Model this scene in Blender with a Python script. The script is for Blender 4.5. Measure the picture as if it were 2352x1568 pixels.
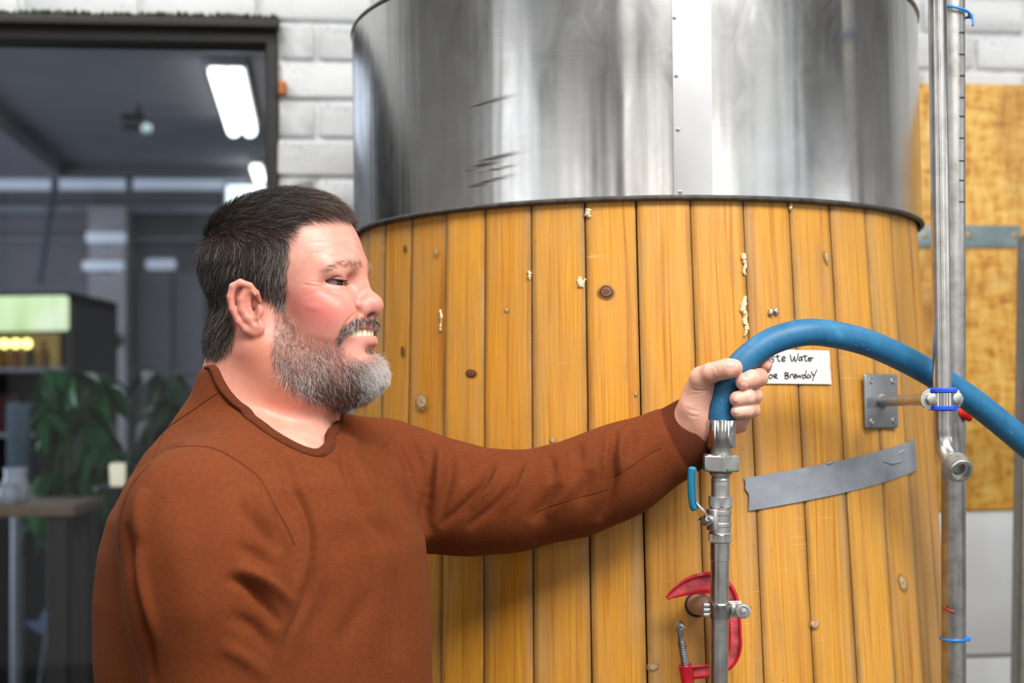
import bpy, bmesh, math, random
import numpy as np
from mathutils import Vector, Matrix
from mathutils.geometry import delaunay_2d_cdt

SC = bpy.context.scene
COL = SC.collection
for _o in list(bpy.data.objects):
    bpy.data.objects.remove(_o)
random.seed(7)
R = math.radians

# ------------------------------------------------------------------ camera
F = 3267.0                      # focal length in photo pixels (50 mm on a 36 mm frame, 2352 px wide)
CAMZ = 1.55
ROLL = 0.012
PITCH = 0.040
CX, CY = 1176.0, 784.0
cam_d = bpy.data.cameras.new('camera')
cam_d.sensor_width = 36.0
cam_d.lens = F * 36.0 / 2352.0
cam_d.clip_start = 0.05
cam_d.clip_end = 60
cam = bpy.data.objects.new('camera', cam_d)
COL.objects.link(cam)
_f = Vector((0, math.cos(PITCH), math.sin(PITCH)))
_r = Vector((1, 0, -ROLL)); _r = (_r - _f * _r.dot(_f)).normalized()
_u = _r.cross(_f).normalized()
_b = -_f
cam.matrix_world = Matrix(((_r.x, _u.x, _b.x, 0), (_r.y, _u.y, _b.y, 0), (_r.z, _u.z, _b.z, CAMZ), (0, 0, 0, 1)))
cam_d.dof.use_dof = True
cam_d.dof.focus_distance = 1.635
cam_d.dof.aperture_fstop = 3.6
SC.camera = cam

# ------------------------------------------------------------------ view, world, lights
SC.view_settings.view_transform = 'Standard'
SC.view_settings.look = 'None'
SC.view_settings.exposure = -0.12
SC.view_settings.gamma = 1.0
SC.view_settings.use_curve_mapping = False
SC.cycles.use_denoising = True
SC.cycles.use_adaptive_sampling = True
SC.cycles.adaptive_threshold = 0.02
SC.cycles.max_bounces = 7
SC.cycles.diffuse_bounces = 3
SC.cycles.glossy_bounces = 4
SC.cycles.transmission_bounces = 5
SC.cycles.transparent_max_bounces = 8
SC.cycles.caustics_reflective = False
SC.cycles.caustics_refractive = False
SC.cycles.sample_clamp_indirect = 6.0

wd = bpy.data.worlds.new('world')
SC.world = wd
wd.use_nodes = True
wd.node_tree.nodes['Background'].inputs[0].default_value = (0.80, 0.88, 1.0, 1)
wd.node_tree.nodes['Background'].inputs[1].default_value = 0.35


def area(name, loc, target, sx, sy, power, col=(1, 1, 1)):
    l = bpy.data.lights.new(name, 'AREA')
    l.shape = 'RECTANGLE'
    l.size, l.size_y = sx, sy
    l.energy = power
    l.color = col
    o = bpy.data.objects.new(name, l)
    COL.objects.link(o)
    o.location = loc
    d = Vector(target) - Vector(loc)
    o.rotation_euler = d.to_track_quat('-Z', 'Z').to_euler()
    return o


# area lights for unseen hall windows, set before solid walls with frames added
area('daylight_front_window', (2.60, -2.95, 2.05), (1.6, 0, 1.75), 0.75, 1.8, 22, (1.0, 0.985, 0.96))
area('daylight_narrow_window', (0.42, -2.95, 2.15), (0.42, 0, 1.9), 0.26, 1.7, 10, (1.0, 0.96, 0.90))
area('daylight_left_front_window', (-2.35, -2.95, 2.1), (-1.6, 0, 1.9), 1.1, 1.7, 14, (1.0, 0.98, 0.95))
area('daylight_side_window', (3.95, -1.15, 2.0), (0.5, 0.2, 1.8), 2.6, 1.8, 25, (0.93, 0.97, 1.0))
area('daylight_side_slit', (3.95, 1.15, 2.0), (0, 1.4, 1.8), 0.45, 1.8, 10, (0.97, 0.98, 1.0))
area('left_fill_light', (-3.6, -0.9, 2.0), (0, 1.2, 1.7), 2.6, 1.8, 34, (0.98, 0.99, 1.0))  # fill added to brighten the left of the steel band, no known window
# ceiling tubes of the hall
area('ceiling_tubes', (0.9, 0.1, 3.12), (0.9, 0.101, 0), 2.0, 1.2, 165, (1.0, 0.98, 0.95))
area('ceiling_fill_back', (-1.0, 1.75, 3.12), (-1.0, 1.751, 0), 1.5, 0.9, 30, (1.0, 0.98, 0.95))  # added to brighten the brick wall and rim the hair
area('ceiling_tubes_right', (1.5, 2.1, 3.12), (1.5, 2.101, 0), 1.0, 0.7, 10, (1.0, 0.98, 0.95))
# fill light added to brighten the taproom's ceiling and walls
area('taproom_fill_light', (-4.9, 4.6, 1.5), (0, 4.9, 1.7), 2.2, 1.5, 92, (0.76, 0.84, 1.0))
# ceiling tubes of the taproom behind the glass
area('taproom_tubes', (-2.0, 5.0, 2.66), (-2.0, 5.0, 0), 1.6, 1.6, 14, (0.80, 0.88, 1.0))
# ------------------------------------------------------------------ helpers
RV = np.array(_r); UV = np.array(_u); YV = np.array(_f); C0 = np.array((0., 0., CAMZ))


def P(px, py, d):
    """World point seen at photo pixel (px,py), at depth d metres."""
    v = YV + (px - CX) / F * RV - (py - CY) / F * UV
    return C0 + v * d


def PV(px, py, d):
    return Vector(P(px, py, d))


def proj(p):
    p = np.asarray(p, float) - C0
    d = p @ YV
    return np.stack([CX + F * (p @ RV) / d, CY - F * (p @ UV) / d], -1)


def tag(o, label=None, cat=None, group=None, kind=None):
    if label: o['label'] = label
    if cat: o['category'] = cat
    if group: o['group'] = group
    if kind: o['kind'] = kind
    return o


def empty(name, loc, label=None, cat=None, group=None):
    o = bpy.data.objects.new(name, None)
    COL.objects.link(o)
    o.location = loc
    o.empty_display_size = 0.05
    return tag(o, label, cat, group)


def link_mesh(name, me, mat=None, parent=None, smooth=True):
    if mat is not None:
        me.materials.append(mat)
    if smooth and len(me.polygons):
        me.polygons.foreach_set('use_smooth', [True] * len(me.polygons))
    o = bpy.data.objects.new(name, me)
    COL.objects.link(o)
    if parent is not None:
        o.parent = parent
        if o.parent.type == 'EMPTY' or True:
            o.matrix_parent_inverse = Matrix.Translation(world_of(parent)).inverted()
    return o


def world_of(o):
    """World location of an unrotated chain of parents whose children keep world coordinates."""
    return Vector(o.location)


def obj_bm(name, bm, mat=None, parent=None, smooth=True, auto=None):
    me = bpy.data.meshes.new(name)
    bmesh.ops.recalc_face_normals(bm, faces=bm.faces)
    bm.to_mesh(me)
    bm.free()
    o = link_mesh(name, me, mat, parent, smooth)
    if auto is not None:
        sharp(me, auto)
    return o


def sharp(me, ang=35):
    bm = bmesh.new(); bm.from_mesh(me)
    for e in bm.edges:
        if len(e.link_faces) == 2 and e.calc_face_angle(0) > R(ang):
            e.smooth = False
    bm.to_mesh(me); bm.free()


def obj_np(name, V, Fc, mat=None, parent=None, smooth=True):
    me = bpy.data.meshes.new(name)
    V = np.asarray(V, np.float32); Fc = np.asarray(Fc, np.int32)
    n = Fc.shape[1]
    me.vertices.add(len(V)); me.vertices.foreach_set('co', V.ravel())
    me.loops.add(Fc.size); me.loops.foreach_set('vertex_index', Fc.ravel())
    me.polygons.add(len(Fc))
    me.polygons.foreach_set('loop_start', np.arange(0, Fc.size, n, dtype=np.int32))
    me.update(calc_edges=True)
    me.validate()
    return link_mesh(name, me, mat, parent, smooth)


def set_cols(o, name, C):
    a = o.data.color_attributes.new(name, 'FLOAT_COLOR', 'POINT')
    C = np.asarray(C, np.float32)
    if C.shape[1] == 3:
        C = np.concatenate([C, np.ones((len(C), 1), np.float32)], 1)
    a.data.foreach_set('color', C.ravel())


def box_bm(bm, c, s, rot=None, bevel=0.0, seg=2):
    """Box centred at c with full sizes s; rot a 3x3 Matrix."""
    g = bmesh.ops.create_cube(bm, size=1.0)
    vs = g['verts']
    M = Matrix.Translation(Vector(c)) @ (rot.to_4x4() if rot is not None else Matrix.Identity(4)) @ Matrix.Diagonal((s[0], s[1], s[2], 1))
    bmesh.ops.transform(bm, matrix=M, verts=vs)
    if bevel > 0:
        es = list({e for v in vs for e in v.link_edges})
        bmesh.ops.bevel(bm, geom=es, offset=bevel, segments=seg, profile=0.5, affect='EDGES')
    return bm


def frame_from(d):
    d = Vector(d).normalized()
    a = Vector((0, 0, 1)) if abs(d.z) < 0.9 else Vector((1, 0, 0))
    x = a.cross(d).normalized()
    y = d.cross(x).normalized()
    return x, y, d


def lathe_bm(bm, p0, axis, prof, seg=32, hexs=()):
    """prof: list of (t along axis, radius). hexs: indices (i) of rings drawn as hexagons."""
    x, y, d = frame_from(axis)
    p0 = Vector(p0)
    rings = []
    for i, (t, r) in enumerate(prof):
        ring = []
        for k in range(seg):
            a = 2 * math.pi * k / seg
            rr = r
            if i in hexs:
                b = (a % (math.pi / 3)) - math.pi / 6
                rr = r * math.cos(math.pi / 6) / math.cos(b)
            ring.append(bm.verts.new(p0 + d * t + (x * math.cos(a) + y * math.sin(a)) * rr))
        rings.append(ring)
    for a, b in zip(rings, rings[1:]):
        for k in range(seg):
            bm.faces.new((a[k], a[(k + 1) % seg], b[(k + 1) % seg], b[k]))
    bm.faces.new(list(reversed(rings[0])))
    bm.faces.new(rings[-1])
    return bm


def catmull(pts, n=8):
    pts = np.asarray(pts, float)
    e = np.vstack([2 * pts[0] - pts[1], pts, 2 * pts[-1] - pts[-2]])
    out = []
    for i in range(1, len(e) - 2):
        a, b, c, d = e[i - 1], e[i], e[i + 1], e[i + 2]
        for k in range(n):
            t = k / n
            out.append(0.5 * ((2 * b) + (c - a) * t + (2 * a - 5 * b + 4 * c - d) * t * t + (3 * b - a - 3 * c + d) * t ** 3))
    out.append(e[-2])
    return np.array(out)


def tube_bm(bm, pts, rad, seg=16, caps=True, uv=True, flat=1.0):
    """Tube along pts (N,3) with radius scalar or per point; parallel transport frame; uv: u around, v metres."""
    pts = [Vector(p) for p in pts]
    n = len(pts)
    rad = [rad] * n if np.isscalar(rad) else list(rad)
    T = [((pts[min(i + 1, n - 1)] - pts[max(i - 1, 0)])).normalized() for i in range(n)]
    x, y, _ = frame_from(T[0])
    rings = []; L = [0.0]
    for i in range(1, n):
        L.append(L[-1] + (pts[i] - pts[i - 1]).length)
    for i in range(n):
        x = (x - T[i] * x.dot(T[i])).normalized()
        y = T[i].cross(x)
        rings.append([bm.verts.new(pts[i] + (x * math.cos(2 * math.pi * k / seg) + y * flat * math.sin(2 * math.pi * k / seg)) * rad[i]) for k in range(seg)])
    ul = bm.loops.layers.uv.verify() if uv else None
    for i in range(n - 1):
        a, b = rings[i], rings[i + 1]
        for k in range(seg):
            f = bm.faces.new((a[k], a[(k + 1) % seg], b[(k + 1) % seg], b[k]))
            if uv:
                for lp, (u, v) in zip(f.loops, ((k / seg, L[i]), ((k + 1) / seg, L[i]), ((k + 1) / seg, L[i + 1]), (k / seg, L[i + 1]))):
                    lp[ul].uv = (u, v)
    if caps:
        bm.faces.new(list(reversed(rings[0])))
        bm.faces.new(rings[-1])
    return bm


def tube(name, pts, rad, mat, parent=None, seg=16, caps=True):
    bm = bmesh.new()
    tube_bm(bm, pts, rad, seg, caps)
    return obj_bm(name, bm, mat, parent, True, 50)


def lathe(name, p0, axis, prof, mat, parent=None, seg=32, hexs=(), auto=30):
    bm = bmesh.new()
    lathe_bm(bm, p0, axis, prof, seg, hexs)
    return obj_bm(name, bm, mat, parent, True, auto)


def box(name, c, s, mat, parent=None, rot=None, bevel=0.0, seg=2):
    bm = bmesh.new()
    box_bm(bm, c, s, rot, bevel, seg)
    return obj_bm(name, bm, mat, parent, bevel > 0, 50 if bevel > 0 else None)


# ------------------------------------------------------------------ materials
def sr(r, g, b):
    f = lambda c: (c / 255 / 12.92) if c / 255 <= 0.04045 else ((c / 255 + 0.055) / 1.055) ** 2.4
    return (f(r), f(g), f(b), 1.0)


class NT:
    """Small wrapper to write node trees shortly."""
    def __init__(s, name):
        s.m = bpy.data.materials.new(name)
        s.m.use_nodes = True
        s.t = s.m.node_tree
        s.bsdf = s.t.nodes['Principled BSDF']
        s.out = s.t.nodes['Material Output']

    def n(s, typ, **kw):
        nd = s.t.nodes.new(typ)
        for k, v in kw.items():
            if k.startswith('_'):
                setattr(nd, k[1:], v)
        return nd

    def l(s, a, b):
        s.t.links.new(a, b)

    def set(s, **kw):
        for k, v in kw.items():
            s.put(s.bsdf.inputs[k.replace('_', ' ')], v)

    def put(s, sock, v):
        if hasattr(v, 'is_linked') or hasattr(v, 'links'):
            s.l(v, sock)
        else:
            if isinstance(v, (tuple, list)) and len(v) == 3 and sock.type == 'RGBA':
                v = (*v, 1)
            sock.default_value = v

    def coord(s, kind='Object'):
        return s.n('ShaderNodeTexCoord').outputs[kind]

    def mapping(s, vec, scale=(1, 1, 1), loc=(0, 0, 0), rot=(0, 0, 0)):
        m = s.n('ShaderNodeMapping')
        s.l(vec, m.inputs[0])
        m.inputs['Scale'].default_value = scale
        m.inputs['Location'].default_value = loc
        m.inputs['Rotation'].default_value = rot
        return m.outputs[0]

    def noise(s, vec, scale=5, detail=4, rough=0.5, dist=0.0, w=None):
        nd = s.n('ShaderNodeTexNoise')
        if w is not None:
            nd.noise_dimensions = '4D'
            s.put(nd.inputs['W'], w)
        s.l(vec, nd.inputs['Vector'])
        nd.inputs['Scale'].default_value = scale
        nd.inputs['Detail'].default_value = detail
        nd.inputs['Roughness'].default_value = rough
        nd.inputs['Distortion'].default_value = dist
        return nd.outputs[0]

    def voro(s, vec, scale=5, feature='F1', out='Distance', rand=1.0):
        nd = s.n('ShaderNodeTexVoronoi')
        nd.feature = feature
        s.l(vec, nd.inputs['Vector'])
        nd.inputs['Scale'].default_value = scale
        nd.inputs['Randomness'].default_value = rand
        return nd.outputs[out]

    def ramp(s, fac, stops, interp='LINEAR'):
        nd = s.n('ShaderNodeValToRGB')
        s.l(fac, nd.inputs[0])
        cr = nd.color_ramp
        cr.interpolation = interp
        while len(cr.elements) < len(stops):
            cr.elements.new(0.5)
        for e, (p, c) in zip(cr.elements, stops):
            e.position = p
            if np.isscalar(c):
                c = (c, c, c, 1)
            e.color = (*c[:3], 1)
        return nd.outputs[0]

    def mix(s, fac, a, b, mode='MIX'):
        nd = s.n('ShaderNodeMix')
        nd.data_type = 'RGBA'
        nd.blend_type = mode
        s.put(nd.inputs[0], fac)
        s.put(nd.inputs[6], a)
        s.put(nd.inputs[7], b)
        return nd.outputs[2]

    def math(s, op, a, b=None, c=None, clamp=False):
        nd = s.n('ShaderNodeMath')
        nd.operation = op
        nd.use_clamp = clamp
        s.put(nd.inputs[0], a)
        if b is not None: s.put(nd.inputs[1], b)
        if c is not None: s.put(nd.inputs[2], c)
        return nd.outputs[0]

    def sep(s, vec):
        nd = s.n('ShaderNodeSeparateXYZ')
        s.l(vec, nd.inputs[0])
        return nd.outputs

    def comb(s, x, y, z):
        nd = s.n('ShaderNodeCombineXYZ')
        for i, v in enumerate((x, y, z)):
            s.put(nd.inputs[i], v)
        return nd.outputs[0]

    def bump(s, h, strength=0.3, dist=0.001, normal=None):
        nd = s.n('ShaderNodeBump')
        s.l(h, nd.inputs['Height'])
        nd.inputs['Strength'].default_value = strength
        nd.inputs['Distance'].default_value = dist
        if normal is not None:
            s.l(normal, nd.inputs['Normal'])
        s.l(nd.outputs[0], s.bsdf.inputs['Normal'])
        return nd.outputs[0]

    def attr(s, name, typ='GEOMETRY'):
        nd = s.n('ShaderNodeAttribute')
        nd.attribute_name = name
        nd.attribute_type = typ
        return nd.outputs

    def objinfo(s):
        return s.n('ShaderNodeObjectInfo').outputs


def plain(name, col, rough=0.5, metal=0.0, vary=0.08, scale=40, bump=0.0, spec=0.5, coat=0.0):
    t = NT(name)
    c = t.coord()
    nz = t.noise(c, scale, 4, 0.6)
    dark = tuple(x * (1 - vary * 1.6) for x in col[:3]); lite = tuple(min(1, x * (1 + vary)) for x in col[:3])
    t.set(Base_Color=t.ramp(nz, [(0.3, dark), (0.7, lite)]), Metallic=metal, Roughness=rough)
    t.bsdf.inputs['Specular IOR Level'].default_value = spec
    t.bsdf.inputs['Coat Weight'].default_value = coat
    if bump > 0:
        t.bump(nz, bump, 0.002)
    return t.m


def emit(name, col, strength):
    t = NT(name)
    t.set(Base_Color=(0.6, 0.6, 0.6, 1), Emission_Color=col, Emission_Strength=strength)
    return t.m
# ------------------------------------------------------------------ setting: hall, brick wall with its window, taproom behind
WY = R(6.5)
WA = np.array((math.cos(WY), math.sin(WY), 0.0))        # along the back wall, to the right
WN = np.array((math.sin(WY), -math.cos(WY), 0.0))       # out of the back wall, towards the hall
W0 = np.array((0.0, 2.90, 0.0))
ROTW = Matrix.Rotation(WY, 3, 'Z')


def on_plane(px, py, p0, nrm):
    v = YV + (px - CX) / F * RV - (py - CY) / F * UV
    t = ((p0 - C0) @ nrm) / (v @ nrm)
    return C0 + v * t


def wpt(px, py, off=0.0):
    return on_plane(px, py, W0 + WN * off, WN)


def ws(px, py, off=0.0):
    p = wpt(px, py, off)
    return float((p - W0) @ WA), float(p[2])


def wp(s, z, off=0.0):
    return W0 + WA * s + WN * off + np.array((0, 0, z))


def wbox(name, s0, s1, z0, z1, o0, o1, mat, parent=None, bevel=0.0):
    c = wp((s0 + s1) / 2, (z0 + z1) / 2, (o0 + o1) / 2)
    return box(name, c, (abs(s1 - s0), abs(o1 - o0), abs(z1 - z0)), mat, parent, ROTW, bevel)


M_PLASTER = plain('grey_plaster', (0.58, 0.58, 0.58), 0.8, vary=0.04, scale=6)
M_CONC = plain('grey_concrete_floor', (0.10, 0.10, 0.098), 0.5, vary=0.15, scale=9)
M_FRAME = plain('dark_brown_window_frame', sr(30, 27, 24), 0.55, vary=0.2, scale=30)
M_ROOM = plain('taproom_grey_paint', sr(150, 150, 155), 0.8, vary=0.05, scale=4)
M_ROOMW = plain('taproom_wall_paint', sr(128, 126, 130), 0.8, vary=0.06, scale=4)
M_DARK = plain('taproom_dark_floor', sr(38, 42, 52), 0.5, vary=0.25, scale=5)


def brick_mat():
    t = NT('white_painted_brick')
    c = t.coord()
    n1 = t.noise(c, 14, 6, 0.65)
    n2 = t.noise(c, 70, 4, 0.6)
    n3 = t.noise(c, 5, 3, 0.6)
    col = t.ramp(n1, [(0.25, (0.70, 0.72, 0.735)), (0.5, (0.78, 0.80, 0.815)), (0.8, (0.83, 0.845, 0.85))])
    chips = t.ramp(t.math('MULTIPLY', n2, n3), [(0.14, (0.45, 0.46, 0.47)), (0.19, (1, 1, 1))])
    t.set(Base_Color=t.mix(0.55, col, chips, 'MULTIPLY'), Roughness=0.7)
    t.bump(t.mix(0.4, n1, n2), 0.6, 0.008)
    return t.m


M_BRICK = brick_mat()
M_MORTAR = plain('painted_mortar', (0.74, 0.755, 0.77), 0.85, vary=0.12, scale=25, bump=0.5)
M_REDBRICK = plain('bare_red_brick', sr(196, 120, 75), 0.85, vary=0.2, scale=30, bump=0.5)

HS = ws(640, 300)[0]                 # right edge of the window opening
HT = ws(560, 46)[1]                  # top edge of the window opening
HB, HL = 0.32, -3.3
SL, SR_ = -4.0, 4.4

wall_back = empty('wall_back', wp(0, 0), kind=None) if False else None
bm = bmesh.new()
for (s0, s1, z0, z1) in ((HS, SR_, 0, 3.2), (SL, HS, HT, 3.2), (SL, HL, 0, HT), (HL, HS, 0, HB)):
    box_bm(bm, wp((s0 + s1) / 2, (z0 + z1) / 2, -0.13), (s1 - s0, 0.24, z1 - z0), ROTW)
wall_back = tag(obj_bm('wall_back', bm, M_MORTAR, None, False), kind='structure')

# bricks of the back wall: real bricks proud of the mortar, uneven; those in view are parts of their own
BH, BL, BJ = 0.0685, 0.222, 0.0105
rb = random.Random(3)
protos = []
for k in range(6):
    bm = bmesh.new()
    box_bm(bm, (0, 0, 0), (BL, 0.03, BH), None, 0.005, 2)
    for v in bm.verts:
        v.co += Vector((rb.uniform(-1, 1) * .0022, rb.uniform(-1, 1) * .0022, rb.uniform(-1, 1) * .0022))
    me = bpy.data.meshes.new('brick'); bm.to_mesh(me); bm.free()
    me.materials.append(M_BRICK)
    me.polygons.foreach_set('use_smooth', [True] * len(me.polygons))
    protos.append(me)
far_bm = bmesh.new()
nb = 0
for row in range(41):
    z = 0.03 + row * (BH + BJ) + BH / 2
    s = SL + (BL + BJ) * (0.5 if row % 2 else 0.0) + rb.uniform(-.01, .01)
    while s < SR_:
        a, b = s - BL / 2, s + BL / 2
        s += BL + BJ
        # cut by the window opening
        if z + BH / 2 > HB and z - BH / 2 < HT and a < HS and b > HL:
            if b <= HS + 0.05 or z + BH / 2 > HT > z - BH / 2 and b < HS + .05:
                continue
            a = max(a, HS + rb.uniform(-.002, .010))
        if z > 3.16:
            continue
        L = b - a
        if L < 0.03:
            continue
        c = wp((a + b) / 2, z, -0.0130 + rb.uniform(-.0014, .0014))
        pxy = proj(c)
        seen = (560 < pxy[0] < 1000 and -150 < pxy[1] < 900) or (pxy[0] > 1960 and pxy[0] < 2600 and -150 < pxy[1] < 340) or (pxy[0] < 660 and -150 < pxy[1] < 90 and pxy[0] > -200)
        if seen and nb < 290:
            o = bpy.data.objects.new('brick', protos[rb.randrange(6)])
            COL.objects.link(o)
            o.parent = wall_back
            o.location = c
            o.rotation_euler = (rb.uniform(-.012, .012), rb.uniform(-.012, .012), WY + rb.uniform(-.012, .012))
            o.scale = (L / BL, 1, 1)
            nb += 1
        else:
            box_bm(far_bm, c, (L, 0.03, BH), ROTW)
far_b = tag(obj_bm('more_bricks', far_bm, M_BRICK, wall_back, False), kind='stuff')
# chipped corner of bare red brick beside the window frame
cs, cz = ws(650, 207)
bm = bmesh.new()
box_bm(bm, wp(cs, cz, 0.012), (0.016, 0.03, 0.028), ROTW, 0.004, 2)
obj_bm('bare_brick_chip', bm, M_REDBRICK, wall_back, True)

# hall shell
def slab(name, c, s, mat, rot=None):
    return tag(box(name, c, s, mat, None, rot), kind='structure')

slab('floor', (0.2, 0.9, -0.05), (9.0, 8.6, 0.10), M_CONC)
hall_ceiling = slab('ceiling', (0.2, 0.2, 3.25), (9.0, 7.4, 0.10), M_PLASTER)
slab('wall_left', (-3.75, -0.4, 1.6), (0.1, 6.0, 3.2), M_PLASTER)
slab('wall_right', (4.25, 0.2, 1.6), (0.1, 6.9, 3.2), M_PLASTER)
slab('wall_front', (0.2, -3.15, 1.6), (8.1, 0.1, 3.2), M_PLASTER)

# window of the back wall: dark frame, pane, moss on the top edge
TW, JW = 0.047, 0.026
bm = bmesh.new()
box_bm(bm, wp((HL + HS) / 2, HT - TW / 2, -0.035), (HS - HL, 0.07, TW), ROTW, 0.003, 1)
box_bm(bm, wp(HS - JW / 2, (HB + HT) / 2, -0.035), (JW, 0.07, HT - HB), ROTW, 0.003, 1)
box_bm(bm, wp(HL + JW / 2, (HB + HT) / 2, -0.035), (JW, 0.07, HT - HB), ROTW, 0.003, 1)
box_bm(bm, wp((HL + HS) / 2, HB + TW / 2, -0.035), (HS - HL, 0.07, TW), ROTW, 0.003, 1)
window_1 = tag(obj_bm('window_1', bm, M_FRAME, None, True, 40), kind='structure')
# shallow hood board over the frame with moss
wbox('window_hood', HL, HS + 0.004, HT - 0.022, HT, 0.0, 0.030, M_FRAME, window_1, 0.003)
M_MOSS = plain('green_moss', sr(62, 78, 30), 0.95, vary=0.45, scale=120, bump=0.4)
rm = random.Random(5)
mv, mf = [], []
for k in range(1500):
    s = HS - abs(rm.gauss(0, 0.9)) if k % 3 else HS - rm.random() * 1.4
    if s < HL or s > HS: continue
    c = wp(s, HT + rm.uniform(-.002, .003), rm.uniform(-.002, .032))
    r_ = rm.uniform(.0025, .006)
    i = len(mv)
    for dv in ((r_, 0, -.3 * r_), (-.5 * r_, .8 * r_, -.3 * r_), (-.5 * r_, -.8 * r_, -.3 * r_), (0, 0, r_ * rm.uniform(.8, 1.5))):
        mv.append(c + np.array(dv))
    mf += [(i, i + 1, i + 3), (i + 1, i + 2, i + 3), (i + 2, i, i + 3)]
tag(obj_np('moss', mv, mf, M_MOSS, window_1), kind='stuff')

t = NT('window_glass')
gl = t.n('ShaderNodeBsdfGlossy'); gl.inputs['Roughness'].default_value = 0.0
tr = t.n('ShaderNodeBsdfTransparent'); tr.inputs[0].default_value = (0.93, 0.95, 0.97, 1)
fr = t.n('ShaderNodeFresnel'); fr.inputs[0].default_value = 1.5
mx = t.n('ShaderNodeMixShader')
t.l(fr.outputs[0], mx.inputs[0]); t.l(tr.outputs[0], mx.inputs[1]); t.l(gl.outputs[0], mx.inputs[2]); t.l(mx.outputs[0], t.out.inputs[0])
M_GLASS = t.m
wbox('pane', HL + JW, HS - JW, HB + TW, HT - TW, -0.046, -0.040, M_GLASS, window_1)

# taproom behind the glass -------------------------------------------------
ZC = 2.72
TB = 4.35                             # distance of the taproom's far wall behind the brick wall
wbox_s = lambda n, *a: tag(wbox(n, *a), kind='structure')
wbox_s('ceiling_taproom', -5.2, 0.35, ZC, ZC + 0.1, -TB - 0.1, -0.25, M_ROOM)
wbox_s('wall_taproom_back', -5.2, 0.35, 0, ZC, -TB - 0.1, -TB, M_ROOMW)
wbox_s('wall_taproom_left', -5.3, -5.2, 0, ZC, -TB - 0.1, -0.25, M_ROOMW)
wbox_s('wall_taproom_right', 0.30, 0.40, 0, ZC, -TB, -0.25, M_ROOMW)
wbox_s('floor_taproom', -5.2, 0.35, -0.1, 0.0, -TB, -0.25, M_DARK)


def tpt(px, py, off):
    """Point at photo pixel on the plane off metres behind the brick wall."""
    p = wpt(px, py, -off)
    return float((p - W0) @ WA), float(p[2])


def tbox(name, x0, y0, x1, y1, off, depth, mat, parent=None, bevel=0.0):
    s0, z1 = tpt(x0, y0, off); s1, z0 = tpt(x1, y1, off)
    return wbox(name, s0, s1, z0, z1, -off, -off - depth, mat, parent, bevel)


# boxed beam under the ceiling, running away from the window
sb, zb = tpt(148, 412, TB)
tag(wbox('trim_1', sb - 0.5, sb, zb, ZC, -TB, -0.3, plain('beam_paint', sr(170, 165, 172), 0.8, vary=0.03)), kind='structure')
# pillar in front of the far wall
s0, _ = tpt(205, 600, TB - 0.2); s1, _ = tpt(290, 600, TB - 0.2)
tag(wbox('trim_2', s0, s1, 0, ZC - 0.22, -TB + 0.22, -TB, plain('pillar_paint', sr(178, 172, 172), 0.8, vary=0.05)), kind='structure')
s0, z0 = tpt(150, 410, TB); s1, z1 = tpt(700, 345, TB)
tag(wbox('trim_3', s0, 0.30, z0, z1, -TB + 0.1, -TB, plain('band_paint', sr(120, 116, 118), 0.8, vary=0.05)), kind='structure')

M_STRIP = emit('daylit_strip_pane', sr(176, 192, 214), 0.55)
M_RAIL = plain('grey_rail', sr(150, 152, 160), 0.4, 0.3)
for i, (a, b) in enumerate(((-160, 116), (136, 288), (306, 566))):
    f = tag(tbox('window_%d' % (i + 2), a - 4, 406, b + 4, 440, TB - 0.015, 0.04, M_RAIL), kind='structure')
    tbox('pane', a, 411, b, 435, TB - 0.03, 0.012, M_STRIP, f)
tag(tbox('trim_4', -200, 470, 518, 490, TB - 0.08, 0.08, M_RAIL), kind='structure')
tag(tbox('trim_5', -200, 545, 700, 552, TB - 0.05, 0.05, M_RAIL), kind='structure')
wf = tag(tbox('window_5', 514, 418, 640, 520, TB - 0.05, 0.05, M_RAIL), kind='structure')
tbox('pane', 521, 426, 634, 512, TB - 0.07, 0.015, emit('daylit_window_pane', (0.86, 0.97, 1.0, 1), 2.2), wf)
# lower panelling
for a, b in ((318, 395), (402, 470)):
    tag(tbox('trim_6', a, 625, b, 1010, TB - 0.03, 0.03, plain('panel_paint', sr(140, 140, 146), 0.7, vary=0.06)), kind='structure')

# twin tube light on the taproom ceiling
def cpt(px, py, z):
    v = YV + (px - CX) / F * RV - (py - CY) / F * UV
    tt = (z - CAMZ) / v[2]
    return C0 + v * tt

M_TUBE = emit('lit_tube_cover', (1.0, 0.97, 0.90, 1), 5.0)
M_WHITE = plain('white_enamel', (0.75, 0.75, 0.74), 0.4, vary=0.03)


def light_fixture(a, b, w, label):
    """a, b: ends of the fixture's axis on the ceiling (world), w: width."""
    a, b = Vector(a), Vector(b)
    mid = (a + b) / 2
    d = (b - a)
    rot = Matrix.Rotation(math.atan2(d.y, d.x), 3, 'Z')
    e = empty('ceiling_light', (mid.x, mid.y, ZC), label, 'lamp')
    box('housing', (mid.x, mid.y, ZC - 0.018), (d.length, w, 0.034), M_WHITE, e, rot, 0.004)
    for sgn in (-1, 1):
        off = rot @ Vector((0, sgn * w * 0.24, 0))
        bm = bmesh.new()
        tube_bm(bm, [Vector((mid.x, mid.y, ZC - 0.052)) + off - d * 0.485, Vector((mid.x, mid.y, ZC - 0.052)) + off + d * 0.485], w * 0.2, 12)
        obj_bm('tube', bm, M_TUBE, e, True, 50)
    return e


light_fixture(cpt(519, 163, ZC - .05), cpt(556, 300, ZC - .05), 0.135, 'long white fluorescent ceiling light seen through the dark window')
light_fixture(cpt(588, 384, ZC - .05), cpt(597, 412, ZC - .05), 0.06, 'small far fluorescent ceiling light just above the head of the man')

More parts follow.
